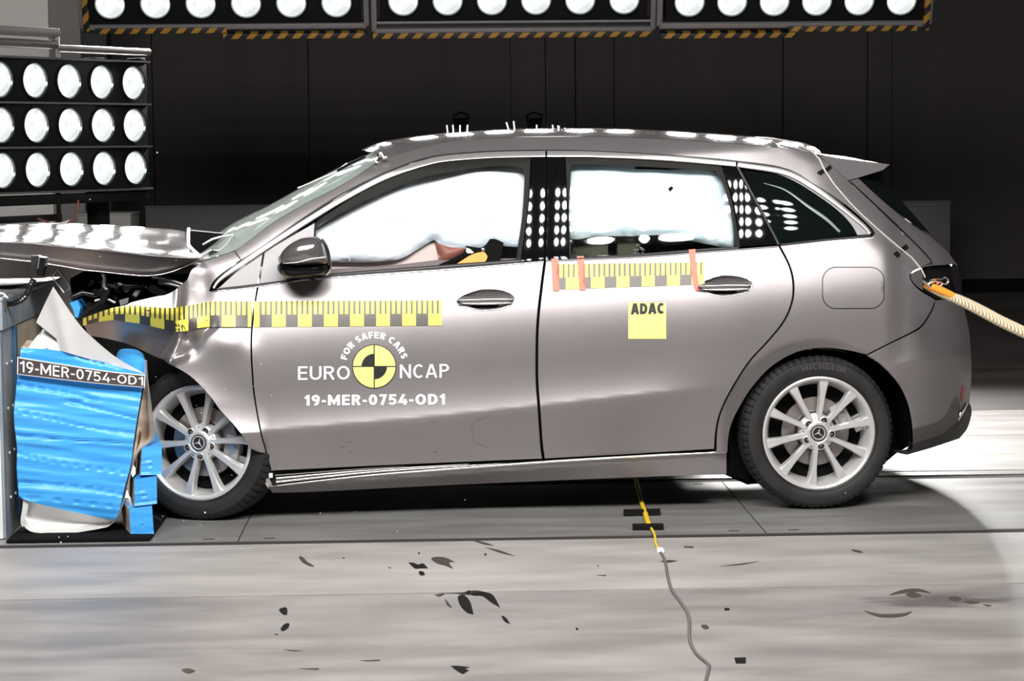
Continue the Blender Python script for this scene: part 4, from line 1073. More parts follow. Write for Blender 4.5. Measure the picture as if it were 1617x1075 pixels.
def wheel(name, base, word=True):
    root = empty(name, parent=car)
    # tyre: outer face towards -y; y=0 is the rim face plane
    W2 = 0.205
    prof = [(RR-0.012, 0.012), (RR+0.004, -0.004), (RR+0.020, -0.012), (RR+0.045, -0.017), (RR+0.064, -0.014), (TR-0.014, -0.004), (TR-0.006, 0.006), (TR-0.0015, 0.020),
            (TR, 0.045), (TR-0.007, 0.047), (TR-0.007, 0.055), (TR, 0.057), (TR+0.001, 0.085), (TR-0.007, 0.087), (TR-0.007, 0.095), (TR+0.001, 0.097), (TR, 0.125), (TR-0.007, 0.127), (TR-0.007, 0.135),
            (TR, 0.137), (TR-0.0015, 0.160), (TR-0.006, 0.175), (TR-0.014, 0.186), (RR+0.05, 0.197), (RR, 0.186), (RR-0.012, 0.176)]
    def mod(k, j, r, a):
        if 5 <= j <= 8 and k % 4 == 0: return r-(0.006 if j > 5 else 0.002), a+(0.004 if j < 7 else 0)
        if 19 <= j <= 21 and k % 4 == 0: return r-0.006, a
        return r, a
    t = MB().lathe(prof, 264, mod=mod).build('tyre', RUBBER, root, ang=28)
    # fine rings on the sidewall
    MB().lathe([(RR+0.012, -0.0085), (RR+0.0135, -0.0112), (RR+0.015, -0.0095)], 96).lathe([(TR-0.02, -0.0085), (TR-0.0185, -0.0102), (TR-0.017, -0.007)], 96).build('sidewall_rib', RUBBER, t)
    if word:
        mb = MB()
        for txt, ac, span in (('MICHELIN', 86, 40),):
            adv = 0; items = []
            for ch in txt:
                if ch == ' ': adv += 0.5; continue
                w, st = glyph(ch, 0.2); vs_, fs = stroke_mesh(st, 0.2)
                items.append((adv, vs_, fs)); adv += w+0.18
            for o_, vs_, fs in items:
                vv = []
                for x, y in vs_:
                    u = (o_+x)/adv; rr = RR+0.036+y*0.026; an = R(ac+span/2-span*u) if ac < 200 else R(ac-span/2+span*u)
                    if ac >= 200: rr = RR+0.058-y*0.02
                    vv.append((rr*math.cos(an), -0.0182, rr*math.sin(an)))
                mb.add(vv, fs)
        mb.build('sidewall_lettering', RUBBER_TXT, t, smooth=False)
    # rim
    rim = MB().lathe([(RR+0.004, -0.002), (RR+0.004, -0.009), (RR-0.003, -0.011), (RR-0.010, -0.007), (RR-0.016, 0.004), (RR-0.026, 0.03), (RR-0.034, 0.06), (RR-0.036, 0.17), (RR, 0.185)], 96)
    rim.build('rim', ALLOY, root, ang=35)
    for k in range(10):
        w = R(base+36*k)
        rt = Matrix.Rotation(-w, 4, 'Y')
        rows = []
        # (radius, half width, front y, ridge y, back y)
        side = 1 if k % 2 == 0 else -1
        for r_, hw, yf, yb in ((0.030, 0.013, -0.002, 0.03), (0.055, 0.0115, 0.004, 0.035), (0.09, 0.0105, 0.004, 0.036), (0.13, 0.0115, 0.001, 0.036), (0.165, 0.0135, -0.001, 0.036), (0.195, 0.0170, -0.002, 0.036), (0.214, 0.0205, -0.001, 0.034), (0.226, 0.0235, 0.001, 0.03)):
            off = 0.0
            sec = [(-hw*1.15, yb), (-hw, yf+0.006), (-hw*0.72, yf), (hw*0.72, yf), (hw, yf+0.006), (hw*1.15, yb)]
            rows.append([rt @ Vector((r_, y, z+off)) for z, y in sec])
        MB().grid(rows).build('spoke', ALLOY, root, ang=25)
    hub = MB().lathe([(0.0005, 0.012), (0.036, 0.012), (0.036, 0.002), (0.043, -0.001), (0.05, 0.003), (0.062, 0.009), (0.073, 0.016), (0.078, 0.03), (0.08, 0.05)], 64)
    hub.build('hub', ALLOY, root, ang=35)
    for k in range(5):
        w = R(base-18+72*k); c = Vector((0.057*math.cos(w), 0.0, 0.057*math.sin(w)))
        m_ = Matrix.Translation(c)
        b_ = MB().lathe([(0.0165, 0.0005), (0.0135, -0.001), (0.0128, 0.004), (0.012, 0.03)], 24, m_).build('bolt_hole', ALLOY, root)
        MB().lathe([(0.0005, 0.0035), (0.0128, 0.0035)], 24, m_).build('bolt_shadow_cup', VOID, b_)
        MB().lathe([(0.0005, 0.002), (0.0065, 0.002), (0.0075, 0.0034)], 6, m_).build('wheel_bolt', BRONZE, b_)
        w2 = R(base+18+72*k); c2 = Vector((0.064*math.cos(w2), 0.0, 0.064*math.sin(w2)))
        MB().lathe([(0.0005, 0.0085), (0.0028, 0.0085)], 10, Matrix.Translation(c2)).build('balance_pin', VOID, root)
    cap = MB().lathe([(0.0005, -0.001), (0.024, -0.001), (0.026, -0.004)], 40).build('centre_cap', BLACKP, root)
    MB().lathe([(0.026, -0.002), (0.028, -0.005), (0.034, -0.005), (0.0365, 0.0)], 48).build('cap_ring', mat('dark_cap_ring', (0.2, 0.19, 0.19), 0.3, 0.8), cap)
    star(0.0245, base-5, -0.006, -0.002).build('star_emblem', EMBLEM, cap, smooth=False)
    # brake
    d = MB().lathe([(0.0005, 0.055), (0.075, 0.055), (0.08, 0.062), (0.145, 0.062), (0.147, 0.066), (0.145, 0.074), (0.08, 0.074)], 64).build('brake_disc', DISC, root)
    MB().lathe([(0.08, 0.0615), (0.082, 0.0600), (0.09, 0.0600), (0.092, 0.0615)], 48).build('disc_bell_ring', BRONZE, d)
    MB().lathe([(0.0005, 0.09), (0.205, 0.09), (0.2, 0.12)], 64).build('splash_shield', VOID, root)
    return root
def caliper(root, ang, r=0.125):
    w = R(ang); m_ = Matrix.Rotation(-w, 4, 'Y') @ Matrix.Translation((r, 0.055, 0))
    c = MB().box(-0.035, 0.035, -0.012, 0.05, -0.06, 0.06, m_, 0.01).build('brake_caliper', CALIPER, root)
    MB().lathe([(0.0005, -0.018), (0.02, -0.018), (0.023, -0.012)], 24, m_).build('caliper_piston', SILVER, c)
    MB().box(-0.02, 0.02, -0.02, 0.0, 0.028, 0.05, m_, 0.004).build('caliper_clip', SILVER, c)
    MB().box(0.03, 0.075, 0.005, 0.03, -0.09, -0.02, m_, 0.004).build('hub_carrier', SILVER, c)
rw = wheel('rear_wheel', 83.5)
hp = P(1292.5, 683.5, 0.03); rw.location = (hp.x, hp.y, TR-0.004)
caliper(rw, 27)
MB().box(0.075, 0.125, 0.095, 0.10, -0.085, -0.02, None, 0.003).build('abs_label', WHITE, rw)
fw = wheel('front_wheel', 77, False)
hp2 = P(314, 698.5, 0.14); fw.location = (hp2.x, hp2.y, TR-0.004); fw.rotation_euler = (R(-3), 0, R(-22))
caliper(fw, -12, 0.13)
print('WHEEL z', hp.z, hp2.z)
# far wheels
def dup(o, parent=None):
    c = o.copy(); COL.objects.link(c)
    if parent is not None: c.parent = parent
    return c
for src, dx in ((rw, 0.0), (fw, 0.0)):
    r2 = dup(src, car); r2.location = (src.location.x+dx, 1.75, TR-0.002); r2.rotation_euler = (0, 0, R(180))
    for ch in src.children:
        if ch.name.split('.')[0] in ('tyre', 'rim', 'hub'): dup(ch, r2)
# suspension stub so the front wheel is held
MB().tube([fw.location+Vector((0, 0.08, 0)), Vector((fw.location.x+0.05, 0.5, fw.location.z+0.02))], 0.03).build('suspension_arm', PLASTIC, car)
MB().tube([rw.location+Vector((0, 0.08, 0)), Vector((rw.location.x, 1.0, rw.location.z))], 0.03).build('rear_axle', PLASTIC, car)

# ---------------------------------------------------------------- mirror, handles
def blob(name, outline, c, depth0, depth1, m, parent, rings=8, vfun=None, sq=0.5):
    """closed rounded solid: px outline, domed towards the camera and away from it"""
    out = spline(outline, 6, True); rows = []
    cx, cy = c
    for i in range(rings+1):
        a = math.pi*i/rings; k = math.sin(a)**sq if 0 < i < rings else 0.0
        v = depth0+(depth1-depth0)*(1-math.cos(a))/2
        rows.append([P(cx+(x-cx)*k, cy+(y-cy)*k, v) for x, y in out+out[:1]])
    return MB().grid(rows).build(name, m, parent, ang=50)
vm = V(480, 410)
mir = blob('side_mirror', [(439.5, 404), (451, 389.5), (469, 377.6), (486.5, 373), (503, 374.5), (513, 384), (518.5, 401), (519, 418), (500, 420), (470, 422), (448, 421), (440, 414)], (482, 400), vm-0.23, vm-0.02, mat('mirror_gloss_grey', (0.20, 0.185, 0.185), 0.12, 0.6, 0.5, 0.5), car, 10)
blob('mirror_lower_shell', [(437.5, 426), (439, 416), (449, 420.5), (470, 421.5), (500, 419.5), (519.5, 417), (521, 425), (513, 433.5), (476, 438.6), (452, 439), (441, 432)], (482, 428), vm-0.222, vm-0.02, GLOSSBLK, mir, 8)
ribbon('mirror_glass_frame', [(508, 377), (516, 388), (520.5, 403), (521, 425), (514, 433)], 5, lambda x, y: vm-0.13, CHROME, mir, off=-0.02, bulge=0.02)
ribbon('indicator_strip', [(447, 416), (470, 414), (492, 409), (513, 406)], [(0, 1), (0.6, 4), (1, 3)], lambda x, y: vm-0.222, CHROME, mir, off=-0.004, bulge=0.004)
MB().prism([P(470, 434, vm-0.08), P(500, 434, vm-0.08), P(497, 443, vm-0.02), P(474, 443, vm-0.02)], (0, 0.06, 0)).build('mirror_foot', PLASTIC, mir)
def handle(door, cx, cy, hw, hh, tilt=-0.03):
    el = ell(cx, cy, hw, hh, tilt)
    def bowl(x, y):
        q = ((x-cx)/hw)**2+((y-cy-tilt*(x-cx))/hh)**2
        return V(x, y)-0.001+0.030*max(0.0, 1-q)
    panel('handle_bowl', None, bowl, PAINT, door, sp=2.5, th=0, closed_pts=el)
    ribbon('bowl_lip', el+el[:1], 1.6, V, CHROME, door, off=-0.0015, bulge=0.002, step=4)
    h = ribbon('door_handle', [(cx-hw*0.98, cy+hh*0.12-tilt*-hw*1), (cx-hw*0.5, cy+0.02*hh), (cx, cy-hh*0.02), (cx+hw*0.5, cy-hh*0.04), (cx+hw*0.93, cy-hh*0.02)], [(0, 3), (0.1, hh*0.62), (0.5, hh*0.74), (0.92, hh*0.80), (1, 4)], V, mat('handle_paint', (0.30, 0.28, 0.28), 0.2, 0.7, 0.5, 0.4), door, off=-0.006, bulge=0.022, n=10)
    ribbon('handle_trim', [(cx-hw*0.95, cy+hh*0.34), (cx-hw*0.4, cy+hh*0.38), (cx+hw*0.4, cy+hh*0.35), (cx+hw*0.88, cy+hh*0.3)], [(0, 1), (0.3, 3.4), (0.8, 4), (1, 1.5)], V, CHROME, h, off=-0.014, bulge=0.006, n=6)
    panel('handle_gap', [(cx-hw*0.5, cy+hh*0.52), (cx, cy+hh*0.50), (cx+hw*0.45, cy+hh*0.46), (cx+hw*0.35, cy+hh*0.7), (cx, cy+hh*0.78), (cx-hw*0.35, cy+hh*0.72)], lambda x, y: bowl(x, y)-0.004, VOID, h, sp=3, th=0)
handle(fdoor, *H1)
handle(rdoor, *H2)

# ---------------------------------------------------------------- stickers and lettering on the doors
def flat(name, poly_px, m, parent, off=-0.003, sp=6, VV=V):
    vo, fs = fill(poly_px if area2(poly_px) > 0 else poly_px[::-1], sp)
    o = MB().add([P(x, y, VV(x, y)+off) for x, y in vo], fs).build(name, m, parent, ang=80)
    return o
def quad(x0, y0, x1, y1, sp=6):
    n = max(1, int((x1-x0)/sp)); k = max(1, int((y1-y0)/sp))
    return [(x0+(x1-x0)*i/n, y0) for i in range(n)]+[(x1, y0+(y1-y0)*i/k) for i in range(k)]+[(x1-(x1-x0)*i/n, y1) for i in range(n)]+[(x0, y1-(y1-y0)*i/k) for i in range(k)]
def letters(name, s, x0, x1, ybase, ytop, m, parent, bold=0.0, slope=0.0, off=-0.003, VV=V, mapf=P, gap=0.14):
    vs_, fs = text_mesh(s, bold, gap); vs_, _ = norm(vs_)
    vv = []
    for u, w in vs_:
        x = x0+(x1-x0)*u; y = ybase+(ytop-ybase)*w+slope*(x-x0); vv.append(mapf(x, y, VV(x, y)+off))
    return MB().add(vv, fs).build(name, m, parent, smooth=False)
def tape(name, parent, top, bot, x0, x1, blocks, ticks, tick_len, VV=V, film=True):
    """scale tape: dark film with yellow teeth. blocks: dark lower blocks (xa,xb); ticks: dark tick centres"""
    yt = lambda x: interp(top, x); yb = lambda x: interp(bot, x)
    def band(xa, xb, fa, fb, off, mb):
        n = max(1, int((xb-xa)/4)); k = max(1, int(abs(fb-fa)*40/7))
        mb.grid([[(lambda x: P(x, yt(x)+(yb(x)-yt(x))*(fa+(fb-fa)*j/k), VV(x, yt(x)+(yb(x)-yt(x))*(fa+(fb-fa)*j/k))+off))(xa+(xb-xa)*i/n) for j in range(k+1)] for i in range(n+1)])
    base = MB(); band(x0, x1, 0.0, 1.0, -0.0022, base)
    t = base.build(name, FILM, parent, ang=80)
    y = MB(); cuts = sorted(ticks)
    tw = 1.55
    # upper row: yellow between ticks
    xs_ = [x0]
    for c in cuts: xs_ += [c-tw, c+tw]
    xs_.append(x1)
    for a, b in zip(xs_[::2], xs_[1::2]):
        if b-a > 0.4: band(max(a, x0), min(b, x1), 0.0, tick_len, -0.0034, y)
    # lower row: yellow between blocks
    xs_ = [x0]
    for a, b in sorted(blocks): xs_ += [a, b]
    xs_.append(x1)
    for a, b in zip(xs_[::2], xs_[1::2]):
        if b-a > 0.4: band(a, b, tick_len, 1.0, -0.0034, y)
    y.build('yellow_scale', YEL, t, ang=80)
    return t
# front door scale
per = 41.15; b0 = 410.0
tape('scale_tape', fdoor, [(401, 475.5), (698, 474)], [(401, 516.3), (698, 514)], 401, 697.5, [(b0+per*i, b0+per*i+19.3) for i in range(7)],
     [b0+1.5+8.23*i for i in range(35)], 0.52)
# wing scale: the same tape crumpled with the wing
WT = [(124, 505), (140, 499), (156, 493), (179, 485.5), (200, 482), (219, 482), (237, 484), (259.5, 486.3), (277, 485.3), (297, 482.5), (328, 476.3), (345, 475.5), (400, 475.5)]
WB = [(124, 516), (158, 507.5), (179, 505), (199.5, 508), (219, 510.5), (239, 515), (258, 519.6), (277, 524), (295, 522.6), (312, 518), (329.5, 516), (400, 516.2)]
blk = [(137, 156), (179.5, 197.5), (220.5, 237.5), (259.5, 277), (297.5, 311.5), (331, 350), (372, 391.5)]
tk = []
for a, b in zip(blk, blk[1:]):
    st = (b[0]-a[0])/5
    for i in range(5): tk.append(a[0]+1+st*i)
tk += [373, 381, 389.5]
tape('scale_tape', bpy.data.objects['front_wing'], WT, WB, 131, 396.5, blk, tk, 0.54, VV=plus(-0.0055))
# rear door scale with three strips of red tape
rb = [(881.5, 893.2), (921, 933), (954.6, 973.4), (994, 1013.6), (1033.8, 1053.2), (1073.7, 1092)]
rt_ = [882+8.04*i for i in range(29)]
tape('scale_tape', rdoor, [(878, 417), (1113, 414)], [(878, 457), (1113, 449)], 879, 1112.5, rb, rt_, 0.54)
for pts in ([(870.5, 408), (881.5, 408), (883.5, 459), (873, 459)], [(911, 404.5), (922, 404), (925, 458), (915.5, 458.5)]):
    flat('red_tape_strip', pts, REDTAPE, rdoor, off=-0.005)
flat('red_tape_strip', [(1087.5, 394), (1098, 393), (1099, 420), (1103, 445), (1105.5, 457), (1099, 459.5), (1094, 447), (1090, 420)], REDTAPE, rdoor, off=-0.006)
# yellow club sticker
st = flat('square_sticker', quad(992, 477.5, 1052, 535), YELP, rdoor)
letters('sticker_lettering', 'ADAC', 996, 1048.5, 496.8, 478.5, BLACKP, st, bold=0.035, gap=0.07, slope=-0.02, off=-0.0045)
# crash-test roundel
cx_, cy_, rr_ = 591, 578.5, 34.8
def circ(r, a0=0, a1=360, n=60, cx=cx_, cy=cy_): return [(cx+r*math.cos(R(a0+(a1-a0)*i/n)), cy-r*math.sin(R(a0+(a1-a0)*i/n))) for i in range(n+(0 if a1-a0 == 360 else 1))]
rd = flat('test_roundel', circ(rr_), BLACKP, fdoor)
for q in range(4):
    a0 = 90*q
    pc = [(cx_+1.0*math.cos(R(a0+45)), cy_-1.0*math.sin(R(a0+45)))]
    r1 = rr_-1.3
    tl_ = 0.018
    pie = [(cx_+(0.9 if q in (0, 3) else -0.9), cy_+(-0.9 if q in (0, 1) else 0.9))]+circ(r1, a0+1.6, a0+88.4, 16)
    flat('yellow_quarter', pie, YELP, rd, off=-0.0042)
    if q in (1, 3): flat('black_quarter', [(cx_, cy_)]+circ(rr_*0.58, a0, a0+90, 14), BLACKP, rd, off=-0.0054)
letters('door_lettering', 'EURO', 470.5, 552.5, 600.5, 578.5, WHITE, fdoor, bold=-0.004, slope=-0.012)
letters('door_lettering', 'NCAP', 631.5, 709, 597.5, 575, WHITE, fdoor, bold=-0.004, slope=-0.012)
letters('door_lettering', '19-MER-0754-OD1', 480, 702.5, 641, 622.8, WHITE, fdoor, bold=0.02, slope=-0.008)
def arc_text(s, r0, r1, a0, a1, m, parent, bold):
    items = []; adv = 0.0
    for ch in s:
        if ch == ' ': adv += 0.34; continue
        t = 0.15+bold*3; w, st = glyph(ch, t); vs_, fs = stroke_mesh(st, t)
        items.append((adv, 0.0, vs_, fs)); adv += w+0.13
    adv -= 0.13; mb = MB()
    h = 1.0
    for o_, x0, vs_, fs in items:
        vv = []
        for x, y in vs_:
            a = R(a0+(a1-a0)*(o_+x-x0)/adv); r = r0+(r1-r0)*y/h
            px, py = cx_+r*math.sin(a), cy_-r*math.cos(a); vv.append(P(px, py, V(px, py)-0.003))
        mb.add(vv, fs)
    return mb.build('door_lettering', m, parent, smooth=False)
arc_text('FOR SAFER CARS', 44.5, 55.0, -77, 75, WHITE, fdoor, 0.025)
# ---------------------------------------------------------------- cable taped to the rear pillar, roof pegs
WP = [(1193, 217, -1), (1215, 218, .5), (1240, 222, .4), (1262, 230, .33), (1281, 238, .26), (1294, 251, 0), (1303, 270, 0), (1318, 292, 0), (1342, 320, 0), (1362, 340, 0), (1392, 367, 0), (1424, 394, 0), (1440, 407, 0), (1455, 425, 0), (1461, 438, 0)]
pts = []
for x, y, d in WP:
    v = V(x, y)-0.006 if d == 0 else (d if d > 0 else 0.62)
    pts.append(P(x, y, v))
MB().tube(pts, 0.0035, 8).build('taped_cable', WIREG, car)
pts = [P(x, y, V(x, y)-0.004) for x, y in ((1322, 297), (1336, 314), (1352, 329))]
MB().tube(pts, 0.0022, 6).build('taped_cable', BLACKP, car)
for q in ([(1290, 272), (1299, 266.5), (1302, 272), (1296, 276)], [(1303, 266), (1311, 260), (1314, 265), (1306, 271)], [(1411, 400), (1417, 396), (1422, 402), (1417, 406.5)], [(1421, 392), (1431, 385), (1435, 391), (1425, 398)]):
    flat('tape_patch', q, BLACKTAPE, car, off=-0.0065, sp=4)
ribbon('door_scrape', [(395+1000, 0), (1396, 0)], 1, V, BLACKTAPE, None) if False else None
for x0, y0, x1, y1, v in ((705.5, 197.5, 707.5, 213, .72), (715, 197, 716.5, 212, .72), (726.5, 197.5, 726.5, 212, .72), (738.5, 197, 737.5, 211, .72), (799.5, 193, 804, 204, .8), (811, 191, 813, 205, .8),
                          (872.5, 197, 874, 207, .7), (881, 198, 882.5, 209, .68), (883, 199, 880, 210, .66), (892, 202, 894, 208, .7), (847.5, 197, 847.5, 203, .8)):
    MB().tube([P(x1, y1+3, v), P(x0, y0, v)], 0.0034, 8).build('roof_peg', WHITE, car)
MB().prism([P(664.5, 217.5, .7), P(681, 214.5, .7), P(682.5, 217.5, .7), P(666, 220.5, .7)], (0, 0.05, 0)).build('roof_label', WHITE, car)

# ---------------------------------------------------------------- interior seen through the windows
def cushion(name, outline, vfun, m, parent=car, sp=9, fr=0.5, amp=0.05, seed=1.0, th=0.10):
    xs_ = [p[0] for p in outline]; ys_ = [p[1] for p in outline]
    out = spline(outline, 6, True)
    def VV(x, y):
        d = min(1.0, segd(x, y, out+out[:1])/38.0)
        return vfun(x, y)+0.045*(1-math.sqrt(1-(1-d)**2))+amp*noise.noise(Vector((x*0.014*fr*2, y*0.02*fr*2, seed)))
    return panel(name, outline, VV, m, parent, sp=sp, th=th)
def VI(d): return lambda x, y: V(x, y)+d
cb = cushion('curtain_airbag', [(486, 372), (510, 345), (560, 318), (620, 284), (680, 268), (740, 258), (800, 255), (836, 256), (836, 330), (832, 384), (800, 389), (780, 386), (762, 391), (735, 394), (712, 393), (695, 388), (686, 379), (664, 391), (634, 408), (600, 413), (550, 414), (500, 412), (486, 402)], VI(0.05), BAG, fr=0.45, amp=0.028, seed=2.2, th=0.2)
ribbon('airbag_seam', [(604, 345), (640, 336), (668, 322)], 1.2, lambda x, y: V(x, y)+0.03, mat('seam_thread', (0.6, 0.68, 0.75), 0.8), cb, off=0, bulge=0.002)
for q in ([(781, 330), (781, 372)], [(760, 349), (818, 350)], [(552, 395), (552, 412)]):
    ribbon('airbag_seam', q, 0.8, lambda x, y: V(x, y)+0.03, bpy.data.materials['seam_thread'], cb, off=0, bulge=0.001)
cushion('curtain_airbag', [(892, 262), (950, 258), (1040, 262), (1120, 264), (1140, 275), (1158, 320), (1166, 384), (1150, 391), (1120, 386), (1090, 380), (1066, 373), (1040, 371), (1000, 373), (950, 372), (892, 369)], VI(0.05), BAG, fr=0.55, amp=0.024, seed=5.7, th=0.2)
panel('airbag_mark', [(1054.5, 298, 1), (1060, 293, 1), (1064, 297, 1), (1058.5, 303, 1)], VI(0.012), BLACKTAPE, car, sp=4, th=0.003)
panel('headliner_edge', [(1003, 263, 1), (1060, 264.5, 1), (1076, 267, 1), (1060, 268, 1), (1003, 267, 1)], VI(0.06), VOID, car, sp=6, th=0.01)
panel('seat_back', [(770, 384, 1), (829, 380, 1), (829, 412, 1), (756, 417, 1)], VI(0.2), TRIMGREY, car, sp=12, th=0.3)
panel('dashboard_edge', [(498, 405, 1), (600, 408), (690, 380, 1), (694, 424, 1), (498, 440, 1)], VI(0.13), mat('pinkish_grey_lining', (0.52, 0.43, 0.41), 0.7), car, sp=14, th=0.05)
panel('door_lining', [(498, 426, 1), (600, 421), (700, 410, 1), (840, 408, 1), (840, 425, 1), (498, 445, 1)], VI(0.10), mat('taupe_lining', (0.16, 0.135, 0.13), 0.8), car, sp=14, th=0.04)
cushion('dummy_arm', [(687, 385, 1), (696, 379), (712, 383), (738, 386, 1), (738, 396), (716, 412, 1), (696, 417, 1)], VI(0.075), SKIN, sp=5, amp=0.012, th=0.1)
panel('belt_webbing', [(722, 416, 1), (745, 402), (764, 397, 1), (770, 405), (766, 413, 1)], VI(0.065), ORANGE, car, sp=5, th=0.01)
panel('belt_pillar_trim', [(736, 388, 1), (762, 391), (774, 377, 1), (782, 377), (795, 383, 1), (790, 412, 1), (766, 414, 1), (771, 404), (764, 396), (745, 401), (716, 415, 1), (694, 418, 1), (738, 398, 1)], VI(0.07), VOID, car, sp=6, th=0.03)
blob('belt_buckle', [(759, 392), (765, 391), (767, 396), (761, 398)], (763, 394), V(763, 394)+0.055, V(763, 394)+0.07, SILVER, car, 6)
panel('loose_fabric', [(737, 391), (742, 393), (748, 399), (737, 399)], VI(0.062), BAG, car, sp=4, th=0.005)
for q in ([(905, 374, 1), (960, 372, 1), (960, 406, 1), (903, 409, 1)], [(975, 374, 1), (1006, 374, 1), (1006, 404, 1), (975, 405, 1)]):
    panel('rear_lining', q, VI(0.16), mat('olive_lining', (0.035, 0.03, 0.012), 0.7), car, sp=14, th=0.05)
# broken glass at the rear sill
for i in range(14):
    x, y = rng.uniform(1000, 1016), rng.uniform(386, 401)
    m_ = Matrix.Translation(P(x, y, V(x, y)+0.045)) @ Matrix.Rotation(rng.uniform(0, 3), 4, 'Y')
    MB().box(-0.007, 0.007, -0.002, 0.002, -0.002, 0.002, m_).build('glass_shard', SILVER, car, smooth=False)
# roof lining and parcel floor close the cabin
panel('cabin_backdrop', [(500, 350, 1), (620, 272, 1), (780, 245, 1), (1160, 254, 1), (1340, 330, 1), (1380, 372, 1), (860, 420, 1), (420, 452, 1)], lambda x, y: 1.2, VOID, car, sp=40, th=0.02)
# ---------------------------------------------------------------- barrier block and blue honeycomb barrier
YN = WZ(7.5, 850).y                      # near face of the barrier block
blk_ = empty('barrier_block', (WY(7.5, 850, YN).x, YN, 0))
o_ = Vector(blk_.location)
def wl(p): return p-o_
Ztop = WY(9, 470, YN).z
bw, bd = 0.9, 1.35
MB().box(-bw, -0.004, 0, bd, 0, Ztop-0.004, bev=0.006).build('block_core', GREYBOX, blk_)
MB().box(-bw, -0.004, -0.006, 0.0, 0.0, Ztop-0.01, bev=0.002).build('painted_face', BLOCKP, blk_)
MB().box(-0.004, 0.006, 0.0, 0.05, 0, Ztop, bev=0.002).build('edge_angle', STEELB, blk_)
MB().box(-0.002, 0.004, 0.05, 1.35, 0.0, Ztop, bev=0.001).build('steel_face', STEELB, blk_)
MB().box(-0.03, 0.018, 0.0, 1.35, Ztop-0.13, Ztop-0.012, bev=0.006).build('steel_beam', STEELB, blk_)
MB().box(-0.04, 0.022, -0.004, 1.35, Ztop-0.016, Ztop, bev=0.005).build('beam_flange', mat('bright_steel_edge', (0.62, 0.66, 0.7), 0.3, 0.7), blk_)
MB().box(0.004, 0.012, 0.30, 1.3, Ztop-0.55, Ztop-0.135, bev=0.003).build('beige_backing', BEIGE, blk_)
MB().box(0.004, 0.02, 0.25, 0.29, 0.05, Ztop-0.13, bev=0.003).build('joint_strip', mat('deep_blue_strip', (0.06, 0.14, 0.26), 0.4, 0.3), blk_)
for i in range(5):
    for yy in (0.10, 0.2):
        MB().lathe([(0.0005, -0.006), (0.007, -0.006), (0.008, 0.0)], 6, Matrix.Translation((0.008, yy, 0.15+0.18*i)) @ Matrix.Rotation(R(90), 4, 'Z')).build('bolt', STEELB, blk_)
tag(blk_, 'pale barrier block with blue grey steel face at the far left edge', 'barrier block')
# flexible black sensor arm on the block
arm = empty('sensor_arm', WY(3, 480, YN+0.05))
ao = Vector(arm.location)
hp_ = [(-14, 476), (4, 479), (14, 480), (24, 478), (34, 473), (42, 465), (48, 452), (53, 441)]
hose = [WY(x, y, YN+0.10)-ao for x, y in spline(hp_, 2.2)]
MB().tube(hose, [0.014 if i % 2 == 0 else 0.0105 for i in range(len(hose))], 10).build('corrugated_hose', HOSE, arm, ang=20)
def wquad(pts, Y, d, name, m, parent, o):
    return MB().prism([WY(x, y, Y)-o for x, y in pts], (0, d, 0)).build(name, m, parent, smooth=False)
wquad([(48.5, 404), (62, 403), (60, 425), (58, 435), (48, 432)], YN+0.08, 0.05, 'sensor_body', PLASTIC, arm, ao)
wquad([(62.5, 405), (72, 407), (71, 420), (67, 436), (59, 434), (61.5, 424)], YN+0.06, 0.05, 'sensor_head', HOSE, arm, ao)
wquad([(61.5, 404), (63, 404.5), (60.5, 424), (59, 424)], YN+0.055, 0.01, 'sensor_edge', SILVER, arm, ao)
MB().tube([WY(-8, 462, YN+0.08)-ao, WY(6, 464, YN+0.08)-ao, WY(12, 471, YN+0.08)-ao], 0.008).build('clip', SILVER, arm)
MB().tube([WY(3, 474, YN+0.05)-ao, WY(4, 490, YN+0.05)-ao], 0.02).build('clamp', TUBEM, arm)
tag(arm, 'black corrugated flexible arm with a small sensor head on the block', 'sensor arm')

YH = YN+0.03                             # near face of the honeycomb
YFW = YN-0.01
hc = empty('honeycomb_barrier', WZ(110, 842))
hc.location.z = 0; ho = Vector(hc.location)
def PH(x, y, v): return WY(x, y, YH+v)-ho
def VH(x, y):
    t = (y-0.115*x)
    n1 = noise.noise(Vector((x*0.004, t*0.05, 1.0)))*0.016+noise.noise(Vector((x*0.008, t*0.15, 4.0)))*0.005
    f = abs(noise.noise(Vector((x*0.004+2, t*0.034, 9.0))))
    n2 = 0.016*math.exp(-(f/0.030)**2)
    return n1+n2
HB = [(33, 549, 1), (95, 554), (180, 577), (229, 591, 1), (228, 600), (225, 612), (217, 659), (212, 690), (207, 730), (196.5, 771.5), (187.6, 808.7), (179, 820.5, 1), (150, 815), (67, 797), (30, 785.6, 1), (26.5, 740), (27, 707), (22, 659), (25, 620), (28, 590)]
body_ = panel('blue_block', HB, VH, BLUE, hc, sp=3.5, th=0.0, mapf=PH)
MB().prism([PH(x, y, 0.03) for x, y, *_ in HB], (-0.04, 0.35, 0)).build('honeycomb_core', CREAM, hc, smooth=False)
# blue upper lobe behind the label
lobe = [(186, 575), (189, 563), (197, 559.5), (212, 560), (222, 563), (230, 571), (231, 590), (228, 600, 1), (200, 590, 1)]
panel('blue_lobe', lobe, lambda x, y: 0.05+0.0012*(y-560)*0+0.04*((x-215)/25)**2, BLUE, hc, sp=4, th=0.25, mapf=PH, skew=-0.16)
wq = [(110, 478), (122, 474), (127, 486), (123, 502), (118, 500), (116, 490)]
MB().prism([PH(x, y, 0.45) for x, y in wq], (0, 0.2, 0)).build('blue_shred', BLUE, hc, smooth=False)
